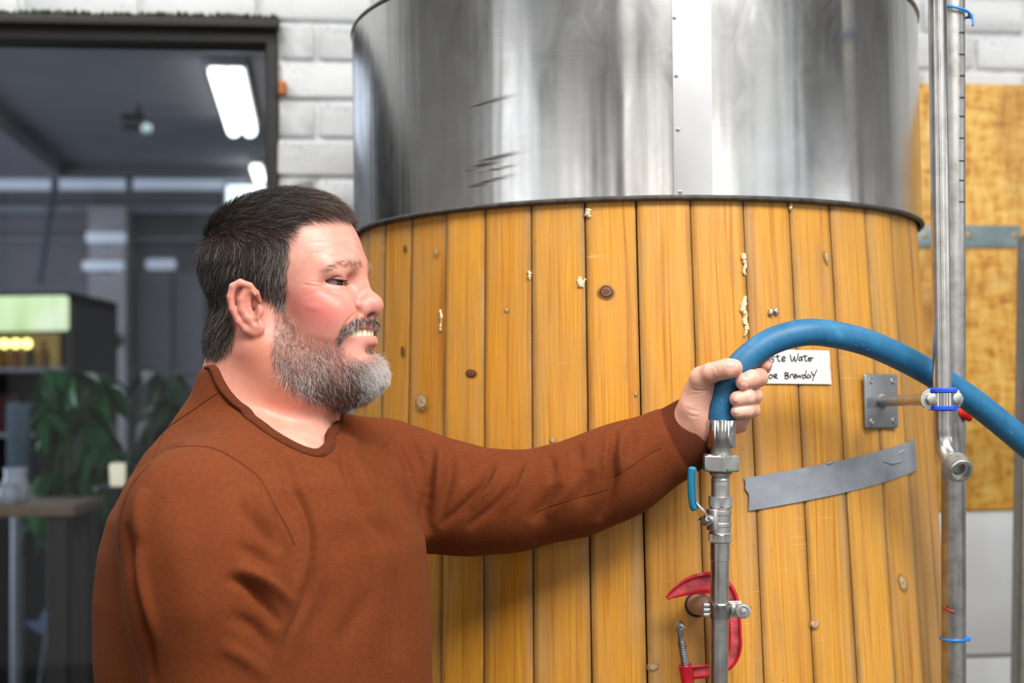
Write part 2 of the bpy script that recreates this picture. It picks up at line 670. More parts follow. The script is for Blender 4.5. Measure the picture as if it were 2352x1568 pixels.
# green lit emergency sign under the ceiling
c = P(318, 286, 5.6)
e = empty('emergency_light', (c[0], c[1], ZC), 'small dark emergency light with green glow under the taproom ceiling', 'lamp')
lathe('stem', (c[0], c[1], ZC), (0, 0, -1), [(0, .008), (ZC - c[2], .008)], M_FRAME, e, 10)
box('lamp_body', (c[0] - .02, c[1], c[2] + .01), (0.09, 0.05, 0.055), M_FRAME, e, ROTW, 0.006)
c2 = P(333, 293, 5.57)
lathe('green_lens', c2, (0, 1, 0), [(0, .004), (.004, .016), (.02, .021), (.03, .021)], emit('green_lens', (0.03, 0.30, 0.13, 1), 0.5), e, 20)

# unseen frames and fittings added around the area lights; the walls have no openings
def light_window(n, light):
    m = light.matrix_basis.to_3x3() if False else light.rotation_euler.to_matrix()
    back = m @ Vector((0, 0, 1)); back = Vector((round(back.x), round(back.y), 0)).normalized()     # into the wall
    side = Vector((-back.y, back.x, 0)); w, h = light.data.size, light.data.size_y
    c = Vector(light.location) + back * 0.10
    bm = bmesh.new()
    rot = Matrix((side, back, Vector((0, 0, 1)))).transposed()
    for sx in (-1, 1):
        box_bm(bm, c + side * sx * (w / 2 + .09), (.06, .08, h + .24), rot, .004, 1)
    for sz in (-1, 1):
        box_bm(bm, c + Vector((0, 0, sz * (h / 2 + .09))), (w + .12, .08, .06), rot, .004, 1)
    o = tag(obj_bm('window_%d' % n, bm, M_FRAME, None, True, 40), kind='structure')
    box('pane', c + back * .03, (w + .12, .006, h + .12), M_GLASS, o, rot)


for k_, nm_ in enumerate(('daylight_front_window', 'daylight_narrow_window', 'daylight_left_front_window', 'daylight_side_window', 'daylight_side_slit', 'left_fill_light', 'taproom_fill_light')):
    light_window(6 + k_, bpy.data.objects[nm_])
for nm_ in ('ceiling_tubes', 'ceiling_fill_back', 'ceiling_tubes_right'):
    l_ = bpy.data.objects[nm_]
    box('light_fitting', (l_.location.x, l_.location.y, 3.182), (l_.data.size + .06, l_.data.size_y + .06, .036), M_WHITE, hall_ceiling, None, .006)
# ------------------------------------------------------------------ wooden clad brewing tank with a steel band
DC = 2.25
def hang(px, py):
    v = YV + (px - CX) / F * RV - (py - CY) / F * UV
    return math.atan2(v[0], v[1])
aL, aR = hang(818, 470), hang(2112, 470)
AXA = (aL + aR) / 2
RT = DC * math.sin((aR - aL) / 2)            # radius at the lower edge of the steel band
TX, TY = DC * math.sin(AXA), DC * math.cos(AXA)
ZE = float(P(1470, 450, DC - RT)[2])         # lower edge of the steel band
ZT = float(P(818, 78, DC * math.cos((aR - aL) / 2))[2])
FL = -0.042                                  # the staves flare towards the floor
LEAN = 0.008


def rw(z):
    return RT - 0.004 + FL * (np.maximum(z, 0.9) - ZE)


def az_of(px, py, r):
    """Azimuth (from the axis, 0 towards the camera, + to the right) where the pixel's ray meets the cylinder r."""
    v = YV + (px - CX) / F * RV - (py - CY) / F * UV
    dx, dy = v[0], v[1]
    ax, ay = -TX, -TY
    A = dx * dx + dy * dy; B = 2 * (dx * ax + dy * ay); C = ax * ax + ay * ay - r * r
    disc = max(B * B - 4 * A * C, 0.0)
    t = (-B - math.sqrt(disc)) / (2 * A)
    return math.atan2(dx * t - TX, -(dy * t - TY)), t


def tank_pt(az, z, off=0.0, steel=False):
    r = (RT if steel else rw(z)) + off
    return np.array((TX + r * math.sin(az) + LEAN * (ZE - z), TY - r * math.cos(az), z))


def tank_at(px, py, off=0.0, steel=False):
    """(azimuth, z) on the tank surface seen at a pixel."""
    z = ZE
    for _ in range(6):
        r = (RT if steel else rw(z)) + off
        az, t = az_of(px - LEAN * (ZE - z) / 1.85 * F, py, r)
        v = YV + (px - CX) / F * RV - (py - CY) / F * UV
        z = float((C0 + v * t)[2])
    return az, z


def wood_mat():
    t = NT('varnished_pine_staves')
    uv = t.coord('UV')
    oi = t.objinfo()
    rnd = oi['Random']
    s = t.sep(uv)
    w = t.math('MULTIPLY', rnd, 37.0)
    # grain lines running along the stave, gently wandering
    wob = t.noise(t.mapping(uv, (9, 1.6, 1)), 1.0, 3, 0.5, w=w)
    u2 = t.math('ADD', s[0], t.math('MULTIPLY', wob, 0.030))
    gv = t.comb(t.math('MULTIPLY', u2, 150.0), t.math('MULTIPLY', s[1], 2.2), 0.0)
    g1 = t.noise(gv, 1.0, 4, 0.6, w=w)
    gv2 = t.comb(t.math('MULTIPLY', u2, 640.0), t.math('MULTIPLY', s[1], 7.0), 0.0)
    g2 = t.noise(gv2, 1.0, 3, 0.6, w=w)
    blot = t.noise(t.mapping(uv, (22, 5, 1)), 1.0, 5, 0.62, 0.6, w=w)
    blot2 = t.noise(t.mapping(uv, (60, 9, 1)), 1.0, 5, 0.65, 0.3, w=t.math('ADD', w, 9.0))
    base = t.ramp(g1, [(0.26, (0.29, 0.088, 0.006)), (0.38, (0.55, 0.220, 0.018)), (0.44, (0.70, 0.320, 0.032)), (0.58, (0.76, 0.365, 0.042)), (0.64, (0.56, 0.230, 0.020)), (0.70, (0.74, 0.350, 0.038)), (0.84, (0.54, 0.205, 0.016))])
    base = t.mix(t.ramp(g2, [(0.40, 0.0), (0.56, 0.42)]), base, (0.42, 0.16, 0.020, 1))
    # stave tone: orange varnish to worn and greyish
    tone = oi['Color']
    base = t.mix(0.9, base, tone, 'MULTIPLY')
    worn = t.ramp(blot, [(0.42, 0.0), (0.68, 0.70)])
    base = t.mix(worn, base, (0.52, 0.265, 0.065, 1))
    streak = t.noise(t.mapping(uv, (70, 3.2, 1)), 1.0, 4, 0.6, 0.2, w=t.math('ADD', w, 5.0))
    base = t.mix(t.ramp(streak, [(0.56, 0.0), (0.72, 0.75)]), base, (0.40, 0.135, 0.014, 1))
    base = t.mix(t.ramp(t.noise(t.mapping(uv, (260, 90, 1)), 1.0, 2, 0.5, w=w), [(0.72, 0.0), (0.77, 0.7)]), base, (0.10, 0.05, 0.02, 1))
    base = t.mix(t.ramp(blot2, [(0.58, 0.0), (0.78, 0.6)]), base, (0.27, 0.16, 0.085, 1))
    # varnish rubbed off to grey beside some joints
    ew = t.attr('edgewide')['Fac']
    wear = t.math('MULTIPLY', ew, t.ramp(t.noise(t.mapping(uv, (30, 4, 1)), 1.0, 4, 0.6, w=t.math('ADD', w, 14.0)), [(0.50, 0.0), (0.70, 0.75)]))
    base = t.mix(wear, base, (0.42, 0.29, 0.15, 1))
    # dirt rubbed into the joints (u runs 0 at one edge .. width at the other; vertex colour marks the edge)
    ed = t.attr('edge')['Fac']
    dirt = t.math('MULTIPLY', ed, t.ramp(t.noise(t.mapping(uv, (40, 12, 1)), 1.0, 4, 0.6, w=w), [(0.3, 0.25), (0.7, 1.0)]))
    base = t.mix(t.math('MULTIPLY', dirt, 0.75, clamp=True), base, (0.10, 0.055, 0.025, 1))
    # short pale scuffs
    sc = t.noise(t.mapping(uv, (14, 230, 1), rot=(0, 0, 0.06)), 1.0, 3, 0.6, w=w)
    scm = t.math('MULTIPLY', t.ramp(sc, [(0.62, 0.0), (0.72, 0.55)]), t.ramp(t.noise(t.mapping(uv, (16, 9, 1)), 1.0, 2, 0.5, w=t.math('ADD', w, 3.0)), [(0.55, 0.0), (0.68, 1.0)]))
    base = t.mix(scm, base, (0.82, 0.56, 0.26, 1))
    t.set(Base_Color=base, Roughness=t.ramp(blot, [(0.3, 0.34), (0.7, 0.52)]))
    t.bsdf.inputs['Specular IOR Level'].default_value = 0.42
    t.bump(t.mix(0.5, g1, g2), 0.22, 0.0012)
    return t.m


M_WOOD = wood_mat()
M_CORE = plain('dark_tank_core', (0.018, 0.011, 0.007), 0.9, vary=0.3)

tank = empty('brewing_tank', (TX, TY, 0), 'large round brewing tank clad in orange wooden staves under a steel band', 'tank')

# core behind the staves
lathe('core', (TX + LEAN * ZE, TY, 0.0), (-LEAN * 1.0, 0, 1), [(0.0, rw(0) - 0.012), (ZE + 0.02, rw(ZE) - 0.012)], M_CORE, tank, 72)

edge_px = [884, 943, 1024, 1113, 1220, 1342, 1461, 1586, 1708, 1815, 1907, 1988, 2046, 2088]
edges = [az_of(p, 480, rw(ZE))[0] for p in edge_px]
wl, wr = 0.155, 0.155
while edges[0] > -math.pi + 0.1:
    edges.insert(0, edges[0] - wl)
k = max(1, round((edges[0] + 2 * math.pi - edges[-1]) / wr))
span = (edges[0] + 2 * math.pi - edges[-1]) / k
for i in range(k - 1):
    edges.append(edges[-1] + span)
edges.append(edges[0] + 2 * math.pi)
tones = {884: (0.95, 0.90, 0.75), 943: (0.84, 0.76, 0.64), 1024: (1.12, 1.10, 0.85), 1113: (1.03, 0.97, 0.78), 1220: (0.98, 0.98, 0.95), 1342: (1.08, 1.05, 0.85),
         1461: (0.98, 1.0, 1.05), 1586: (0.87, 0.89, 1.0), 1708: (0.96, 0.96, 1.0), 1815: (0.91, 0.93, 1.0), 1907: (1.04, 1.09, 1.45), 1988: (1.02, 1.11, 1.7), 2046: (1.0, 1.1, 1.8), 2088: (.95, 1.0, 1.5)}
rs = random.Random(11)
stave_of = []
ZROWS = [0.0, 0.45, 0.9, 1.15, 1.4, 1.6, ZE + 0.006]
for i in range(len(edges) - 1):
    a0, a1 = edges[i], edges[i + 1]
    wdt = (a1 - a0) * RT
    gap = rs.uniform(0.0004, 0.0011) / RT
    prud = rs.uniform(-.0012, .0012)
    cols = [(a0 + gap, -0.009), (a0 + gap, -0.0022), (a0 + gap + .0022 / RT, -0.0003), (a0 + .010 / RT, 0), ((a0 * 2 + a1) / 3, 0.0), ((a0 + 2 * a1) / 3, 0.0), (a1 - .010 / RT, 0), (a1 - gap - .0022 / RT, -0.0003), (a1 - gap, -0.0022), (a1 - gap, -0.009)]
    edgev = [1, 1, .75, 0, 0, 0, 0, .75, 1, 1]
    bm = bmesh.new()
    ul = bm.loops.layers.uv.verify()
    el = bm.verts.layers.float.new('edge'); ewl = bm.verts.layers.float.new('edgewide')
    grid = []
    for z in ZROWS:
        row = []
        for (a, off), ev in zip(cols, edgev):
            v = bm.verts.new(tank_pt(a, z, off + prud)); v[el] = ev; v[ewl] = 1.0 if abs(off) > 1e-6 or abs(a - (a0 + .010 / RT)) < 1e-6 or abs(a - (a1 - .010 / RT)) < 1e-6 else 0.0
            row.append((v, (a - a0) * RT + i * 0.2, z))
        grid.append(row)
    for r0, r1 in zip(grid, grid[1:]):
        for k in range(len(cols) - 1):
            q = (r0[k], r0[k + 1], r1[k + 1], r1[k])
            f = bm.faces.new([x[0] for x in q])
            for lp, x in zip(f.loops, q):
                lp[ul].uv = (x[1], x[2])
    o = obj_bm('stave', bm, M_WOOD, tank, True, 45)
    key = edge_px[min(range(len(edge_px)), key=lambda j: abs(az_of(edge_px[j], 480, rw(ZE))[0] - a0))]
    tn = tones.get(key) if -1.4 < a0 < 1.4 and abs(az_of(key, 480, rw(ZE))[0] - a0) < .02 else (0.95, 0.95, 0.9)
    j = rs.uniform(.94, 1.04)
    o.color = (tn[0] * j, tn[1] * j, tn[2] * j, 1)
    stave_of.append((a0, a1, o))


def stave_at(az):
    for a0, a1, o in stave_of:
        if a0 <= az < a1:
            return o
    return stave_of[0][2]


# knots of the staves: oval end grain with dark ring
def knot_mat():
    t = NT('pine_knot')
    rr = t.attr('rad')['Fac']
    nz = t.noise(t.coord(), 160, 4, 0.6)
    r2 = t.math('ADD', rr, t.math('MULTIPLY', t.math('SUBTRACT', nz, 0.5), 0.35))
    col = t.ramp(r2, [(0.0, (0.16, 0.050, 0.018)), (0.34, (0.13, 0.038, 0.014)), (0.41, (0.34, 0.20, 0.11)), (0.47, (0.020, 0.010, 0.005)), (0.60, (0.05, 0.020, 0.008)), (0.74, (0.30, 0.11, 0.016)), (1.0, (0.55, 0.24, 0.036))])
    t.set(Base_Color=col, Roughness=0.45, Alpha=t.ramp(r2, [(0.62, 1.0), (0.95, 0.0)]))
    return t.m


def pale_knot_mat():
    t = NT('torn_pale_knot')
    rr = t.attr('rad')['Fac']
    nz = t.noise(t.coord(), 140, 4, 0.65)
    r2 = t.math('ADD', rr, t.math('MULTIPLY', t.math('SUBTRACT', nz, 0.5), 0.9))
    col = t.ramp(r2, [(0.0, (0.30, 0.18, 0.08)), (0.3, (0.55, 0.42, 0.25)), (0.55, (0.34, 0.20, 0.08)), (0.95, (0.60, 0.29, 0.06))])
    t.set(Base_Color=col, Roughness=0.7, Alpha=t.ramp(r2, [(0.50, 1.0), (0.95, 0.0)]))
    t.bump(nz, 0.7, 0.003)
    return t.m


M_KNOT, M_PKNOT = knot_mat(), pale_knot_mat()


def knot(px, py, wpx, hpx, mat, rot=0.0, h=0.0012):
    az, z = tank_at(px, py)
    o = stave_at(az)
    d = float(tank_pt(az, z)[1])
    rx, rz = wpx / F * d, hpx / F * d
    bm = bmesh.new()
    el = bm.verts.layers.float.new('rad')
    rings = []
    for fr, hh in ((0, h * 1.0), (.35, h * 1.0), (.5, h * .9), (.6, h * .5), (.75, h * .8), (1.0, -.0004)):
        ring = []
        n = 1 if fr == 0 else 24
        for k in range(n):
            a = 2 * math.pi * k / 24
            jx = 1 + 0.05 * math.sin(2 * a + px) + 0.03 * math.sin(3 * a + py)
            ca, sa = math.cos(a) * rx * fr * jx, math.sin(a) * rz * fr * jx
            du, dz = ca * math.cos(rot) - sa * math.sin(rot), ca * math.sin(rot) + sa * math.cos(rot)
            v = bm.verts.new(tank_pt(az + du / RT, z + dz, hh + 0.0012)); v[el] = fr
            ring.append(v)
        rings.append(ring)
    for a, b in zip(rings, rings[1:]):
        for k in range(24):
            if len(a) == 1:
                bm.faces.new((a[0], b[k], b[(k + 1) % 24]))
            else:
                bm.faces.new((a[k], b[k], b[(k + 1) % 24], a[(k + 1) % 24]))
    return obj_bm('knot', bm, mat, o, True)


knot(1393, 670, 25, 20, M_KNOT)
knot(1084, 857, 20, 12, M_KNOT)
knot(932, 570, 8, 12, M_KNOT)
knot(927, 806, 9, 16, M_KNOT)
knot(1003, 578, 10, 14, M_PKNOT)
knot(970, 922, 26, 30, M_PKNOT, 0.6, 0.0015)
knot(1897, 590, 10, 22, M_PKNOT, 0.2)
knot(1870, 1432, 18, 12, M_PKNOT)
knot(2072, 1338, 34, 20, M_PKNOT, -0.8)
knot(1500, 1530, 18, 12, M_PKNOT, 0.3)
knot(1270, 1010, 9, 12, M_PKNOT)
knot(1165, 712, 8, 8, M_PKNOT)

# expanding foam squeezed out of the joints
M_FOAM = plain('beige_expanding_foam', sr(232, 212, 172), 0.8, vary=0.16, scale=200, bump=0.4)


def foam(pts, name='foam_bead'):
    """pts: (px, py, radius px)"""
    ref = tank_at(pts[0][0], pts[0][1])
    par = stave_at(ref[0])
    P3, rad = [], []
    for (x, y, r) in pts:
        az, z = tank_at(x, y)
        p = tank_pt(az, z, 0.001)
        P3.append(p); rad.append(r / F * p[1])
    bm = bmesh.new()
    q = random.Random(int(pts[0][1]))
    Pc = catmull(P3, 5)
    rc = np.interp(np.linspace(0, 1, len(Pc)), np.linspace(0, 1, len(rad)), rad)
    tube_bm(bm, Pc, [r * .74 * q.uniform(.6, 1.3) for r in rc], 10, True, False)
    for v in bm.verts:
        v.co += Vector((q.uniform(-1, 1), q.uniform(-1, 1), q.uniform(-1, 1))) * .0009
    return obj_bm(name, bm, M_FOAM, par, True)


foam([(1709, 582, 5), (1707, 596, 8), (1711, 608, 6), (1708, 624, 4), (1711, 632, 5)])
foam([(1712, 680, 4), (1709, 692, 7), (1705, 712, 10), (1711, 722, 8), (1710, 738, 6), (1714, 748, 9), (1713, 762, 4), (1708, 772, 4)])
foam([(1215, 622, 3), (1217, 630, 6), (1216, 640, 3)])
foam([(1331, 636, 5), (1333, 648, 10), (1335, 658, 6), (1345, 640, 3)])
foam([(1814, 466, 4), (1815, 474, 6), (1813, 482, 3)])
foam([(1012, 712, 4), (1015, 725, 5), (1014, 740, 2), (1013, 760, 3)])
foam([(1352, 480, 8), (1350, 492, 9), (1355, 498, 4)])
foam([(1461, 900, 4), (1462, 908, 3)])


# steel band -----------------------------------------------------------------
def steel_mat():
    t = NT('rolled_stainless_band')
    uv = t.coord('UV')           # u: arc length m, v: height m
    s = t.sep(uv)
    wav = t.noise(t.mapping(uv, (11, 0.8, 1)), 1.0, 3, 0.5)
    fine = t.noise(t.mapping(uv, (2.5, 260, 1)), 1.0, 3, 0.6)
    cloud = t.noise(t.mapping(uv, (7, 9, 1)), 1.0, 5, 0.6, 0.5)
    cloud2 = t.noise(t.mapping(uv, (26, 12, 1)), 1.0, 4, 0.6, 0.8)
    col = t.ramp(cloud, [(0.25, (0.50, 0.49, 0.47)), (0.7, (0.60, 0.605, 0.61))])
    col = t.mix(t.ramp(fine, [(0.35, 0.05), (0.65, 0.0)]), col, (0.33, 0.31, 0.28, 1))
    # dark smears wiped over the sheet
    sm = t.attr('smear')['Fac']
    smn = t.noise(t.mapping(uv, (18, 190, 1), rot=(0, 0, -0.10)), 1.0, 4, 0.65)
    smf = t.math('MULTIPLY', sm, t.ramp(smn, [(0.32, 0.45), (0.50, 1.0)]), clamp=True)
    col = t.mix(t.math('MULTIPLY', smf, 1.0), col, (0.06, 0.052, 0.042, 1))
    rough = t.math('ADD', t.ramp(cloud2, [(0.3, 0.19), (0.72, 0.26)]), t.math('MULTIPLY', smf, 0.3))
    t.set(Base_Color=col, Metallic=1.0, Roughness=rough)
    t.bsdf.inputs['Anisotropic'].default_value = 0.3
    b1 = t.n('ShaderNodeBump'); t.l(wav, b1.inputs['Height']); b1.inputs['Strength'].default_value = 0.35; b1.inputs['Distance'].default_value = 0.010
    t.bump(fine, 0.02, 0.001, b1.outputs[0])
    return t.m


M_STEEL = steel_mat()
def steel_az0(px, py):
    return tank_at(px, py, 0.004, True)[0]
smears = [(1110, 238, 50, 5, -0.13), (1095, 243, 28, 5, -0.10), (1083, 274, 18, 3, -0.1), (1130, 364, 48, 5, -0.10), (1112, 378, 34, 8, -0.10), (1085, 390, 26, 4, -0.1), (1125, 392, 50, 3, -0.1), (1122, 416, 46, 4, -0.12), (1098, 426, 28, 6, -0.05)]
sm_uv = []
for (x, y, w_, h_, a_) in smears:
    az, z = tank_at(x, y, 0.003, True)
    sm_uv.append((az, z, w_ / F * 1.86 / RT / math.cos(az), h_ / F * 1.86, a_))
DENT = steel_az0(1440, 200) - .0095 / RT
NA, NZ = 1400, 130
azs = np.linspace(-math.pi, math.pi, NA + 1)
zs = np.linspace(ZE - 0.004, ZT, NZ + 1)
AZ, ZG = np.meshgrid(azs, zs)
OFF = 0.004 + 0.0013 * np.exp(-((AZ - DENT) * RT / .0095) ** 2 / 2)
V = np.stack([TX + (RT + OFF) * np.sin(AZ) + LEAN * (ZE - ZG) * .3, TY - (RT + OFF) * np.cos(AZ), ZG], -1).reshape(-1, 3)
SM = np.zeros_like(AZ)
for (sa, sz, sw, sh, sl) in sm_uv:
    dz = ZG - sz + sl * (AZ - sa) * RT
    SM = np.maximum(SM, np.exp(-(np.abs((AZ - sa) / sw) ** 3 + (dz / sh) ** 2 * 1.4)))
SM = SM.ravel()
UVs = np.stack([AZ * RT, ZG], -1).reshape(-1, 2)
ix = np.arange(len(V)).reshape(AZ.shape)
Fc = np.stack([ix[:-1, :-1], ix[:-1, 1:], ix[1:, 1:], ix[1:, :-1]], -1).reshape(-1, 4)
steel = obj_np('steel_band', V, Fc, M_STEEL, tank)
ul = steel.data.uv_layers.new(name='UVMap')
lv = np.empty(len(steel.data.loops), np.int32); steel.data.loops.foreach_get('vertex_index', lv)
ul.data.foreach_set('uv', np.asarray(UVs, np.float32)[lv].ravel())
at = steel.data.attributes.new('smear', 'FLOAT', 'POINT'); at.data.foreach_set('value', np.asarray(SM, np.float32))
M_DKSTEEL = plain('dark_steel_hem', (0.16, 0.15, 0.14), 0.45, 0.9, vary=0.3, scale=60)
M_HEMB = plain('dark_sealant_hem', (0.055, 0.048, 0.04), 0.6, 0.2, vary=0.4, scale=60)


def ring(name, z, r, rad, mat, parent, flat=1.0, lean=0.0):
    pts = [(TX + lean + r * math.cos(a), TY + r * math.sin(a), z) for a in np.linspace(0, 2 * math.pi, 181)]
    bm = bmesh.new(); tube_bm(bm, pts, rad, 10, False, False)
    return obj_bm(name, bm, mat, parent, True)


ring('lower_hem', ZE - 0.003, RT + 0.0035, 0.0036, M_HEMB, tank)
ring('upper_hem', ZT, RT + 0.002, 0.0048, M_DKSTEEL, tank)
# lid: a shallow steel dome sitting on the band
prof = [(0.0, RT - 0.002), (0.012, RT - 0.006), (0.02, RT - 0.02)]
for k in range(1, 13):
    a = k / 12 * math.pi / 2
    prof.append((0.02 + 0.20 * math.sin(a), 0.06 + (RT - 0.09) * math.cos(a)))
lathe('lid', (TX - LEAN * .1, TY, ZT - 0.004), (0, 0, 1), prof, plain('lid_steel', (0.55, 0.53, 0.50), 0.35, 0.8, vary=0.1, scale=6), tank, 72)
# overlapping sheet edge and rivets of the seam
def steel_az(px, py):
    return tank_at(px, py, 0.004, True)
a1, z1 = steel_az(1541, 20); a2, z2 = steel_az(1548, 452)
bm = bmesh.new()
gr = []
for k in range(9):
    z = ZE - .002 + (ZT - ZE) * k / 8
    a = a2 + (a1 - a2) * (z - z2) / (z1 - z2)
    p = [tank_pt(a, z, 0.0042, True), tank_pt(a, z, 0.0052, True), tank_pt(a + .008 / RT, z, 0.0050, True), tank_pt(a + .05 / RT, z, 0.0044, True)]
    gr.append([bm.verts.new(x - np.array((LEAN * (ZE - z) * .7, 0, 0))) for x in p])
for r0, r1 in zip(gr, gr[1:]):
    for k in range(3):
        bm.faces.new((r0[k], r0[k + 1], r1[k + 1], r1[k]))
M_SEAM = plain('seam_steel', (0.50, 0.50, 0.51), 0.30, 1.0, vary=0.05, scale=10)
obj_bm('seam_lap', bm, M_SEAM, tank, True, 60)
M_RIVET = plain('dull_rivet', (0.42, 0.42, 0.42), 0.35, 0.9, vary=0.1)
M_BLACKHOLE = plain('rivet_hole', (0.02, 0.02, 0.02), 0.7)
for (x, y) in ((1549, 41), (1553, 174), (1557, 298), (1562, 441)):
    az, z = steel_az(x, y)
    p = tank_pt(az, z, 0.0045, True); nrm = Vector((math.sin(az), -math.cos(az), 0))
    rv = lathe('rivet', p, nrm, [(0, .0032), (.0008, .0031), (.0016, .0024), (.0018, .0013), (.0010, .0011)], M_RIVET, tank, 16)
    lathe('rivet_pin', Vector(p) + nrm * .0009, nrm, [(0, .0011), (.0002, .0010)], M_BLACKHOLE, rv, 10)


# things fixed to the staves --------------------------------------------------
def patch(name, corners, off, thick, mat, parent=None, nu=24, nv=4, jag=0.0, seed=1, ripple=0.0, uv=False):
    """Thin sheet following the tank between 4 pixel corners (tl, tr, br, bl)."""
    cz = [tank_at(x, y) for x, y in corners]
    q = random.Random(seed)
    bm = bmesh.new(); top, bot = [], []
    ul = bm.loops.layers.uv.verify()
    uvd = {}
    for j in range(nv + 1):
        rt, rbm = [], []
        for i in range(nu + 1):
            u, v = i / nu, j / nv
            az = (1 - v) * ((1 - u) * cz[0][0] + u * cz[1][0]) + v * ((1 - u) * cz[3][0] + u * cz[2][0])
            z = (1 - v) * ((1 - u) * cz[0][1] + u * cz[1][1]) + v * ((1 - u) * cz[3][1] + u * cz[2][1])
            if jag and i in (0, nu):
                az += q.uniform(-jag, jag) / RT
            h = ripple * (math.sin(u * 9 + v * 2) * math.sin(u * 23 + 1) ** 2 * (0.4 + 0.6 * math.sin(v * math.pi)))
            a = bm.verts.new(tank_pt(az, z, off + thick + h)); b = bm.verts.new(tank_pt(az, z, off))
            uvd[a] = uvd[b] = (u, 1 - v)
            rt.append(a); rbm.append(b)
        top.append(rt); bot.append(rbm)
    def fc(vs):
        f = bm.faces.new(vs)
        for lp in f.loops: lp[ul].uv = uvd[lp.vert]
    for j in range(nv):
        for i in range(nu):
            fc((top[j][i], top[j][i + 1], top[j + 1][i + 1], top[j + 1][i]))
            fc((bot[j][i], bot[j + 1][i], bot[j + 1][i + 1], bot[j][i + 1]))
    for i in range(nu):
        fc((top[0][i], bot[0][i], bot[0][i + 1], top[0][i + 1])); fc((top[nv][i], top[nv][i + 1], bot[nv][i + 1], bot[nv][i]))
    for j in range(nv):
        fc((top[j][0], top[j + 1][0], bot[j + 1][0], bot[j][0])); fc((top[j][nu], bot[j][nu], bot[j + 1][nu], top[j + 1][nu]))
    return obj_bm(name, bm, mat, parent, True, 60)


def tape_mat():
    t = NT('grey_duct_tape')
    uv = t.coord('UV')
    n = t.noise(t.mapping(uv, (9, 1.5, 1)), 1.0, 4, 0.6)
    n2 = t.noise(t.mapping(uv, (160, 40, 1)), 1.0, 3, 0.6)
    t.set(Base_Color=t.ramp(n, [(0.3, sr(128, 133, 142)), (0.7, sr(150, 155, 162))]), Roughness=0.38)
    t.bump(t.mix(0.8, n, n2), 0.25, 0.002)
    return t.m


tape = patch('duct_tape', [(1710, 1097), (2098, 1008), (2106, 1078), (1720, 1172)], 0.0016, 0.0005, tape_mat(), None, 60, 6, 0.0022, 4, 0.0012)
tag(tape, 'wide strip of grey duct tape stuck slanting across the wooden staves', 'tape')
# creases of the tape
for k, pts in enumerate((((2022, 1058), (2045, 1064), (2068, 1058)), ((2060, 1042), (2074, 1033)), ((1895, 1065), (1912, 1060)))):
    P3 = []
    for (x, y) in catmull([(a, b) for a, b in pts], 5):
        az, z = tank_at(x, y); P3.append(tank_pt(az, z, 0.0026))
    obj_bm('crease', tube_bm(bmesh.new(), P3, [0.0006] + [0.0016] * (len(P3) - 2) + [0.0006], 8, True, False), tape.data.materials[0], tape, True)

M_PAPER = plain('white_paper', sr(226, 224, 220), 0.7, vary=0.03, scale=20)
lab_c = [(1712, 802), (1902, 805), (1908, 882), (1716, 880)]
paper = patch('paper_label', lab_c, 0.0016, 0.0004, M_PAPER, None, 40, 6, 0.0006, 9, 0.0006)
tag(paper, 'white handwritten paper label taped on the staves behind the hose', 'label')
M_INK = plain('black_marker_ink', (0.012, 0.014, 0.016), 0.5)


def strokes(px_lines, parent, mat, r=0.00058, off=0.0030):
    bm = bmesh.new()
    for ln in px_lines:
        pts = catmull(ln, 4) if len(ln) > 2 else np.array(ln, float)
        P3 = []
        for (x, y) in pts:
            az, z = tank_at(x, y); P3.append(tank_pt(az, z, off))
        tube_bm(bm, P3, r, 6, True, False)
    return obj_bm('handwriting', bm, mat, parent, True)


def W(x, y, *ps):
    """letter stroke: points as offsets from (x,y) in pixels, scaled"""
    return [(x + a, y + b) for a, b in ps]

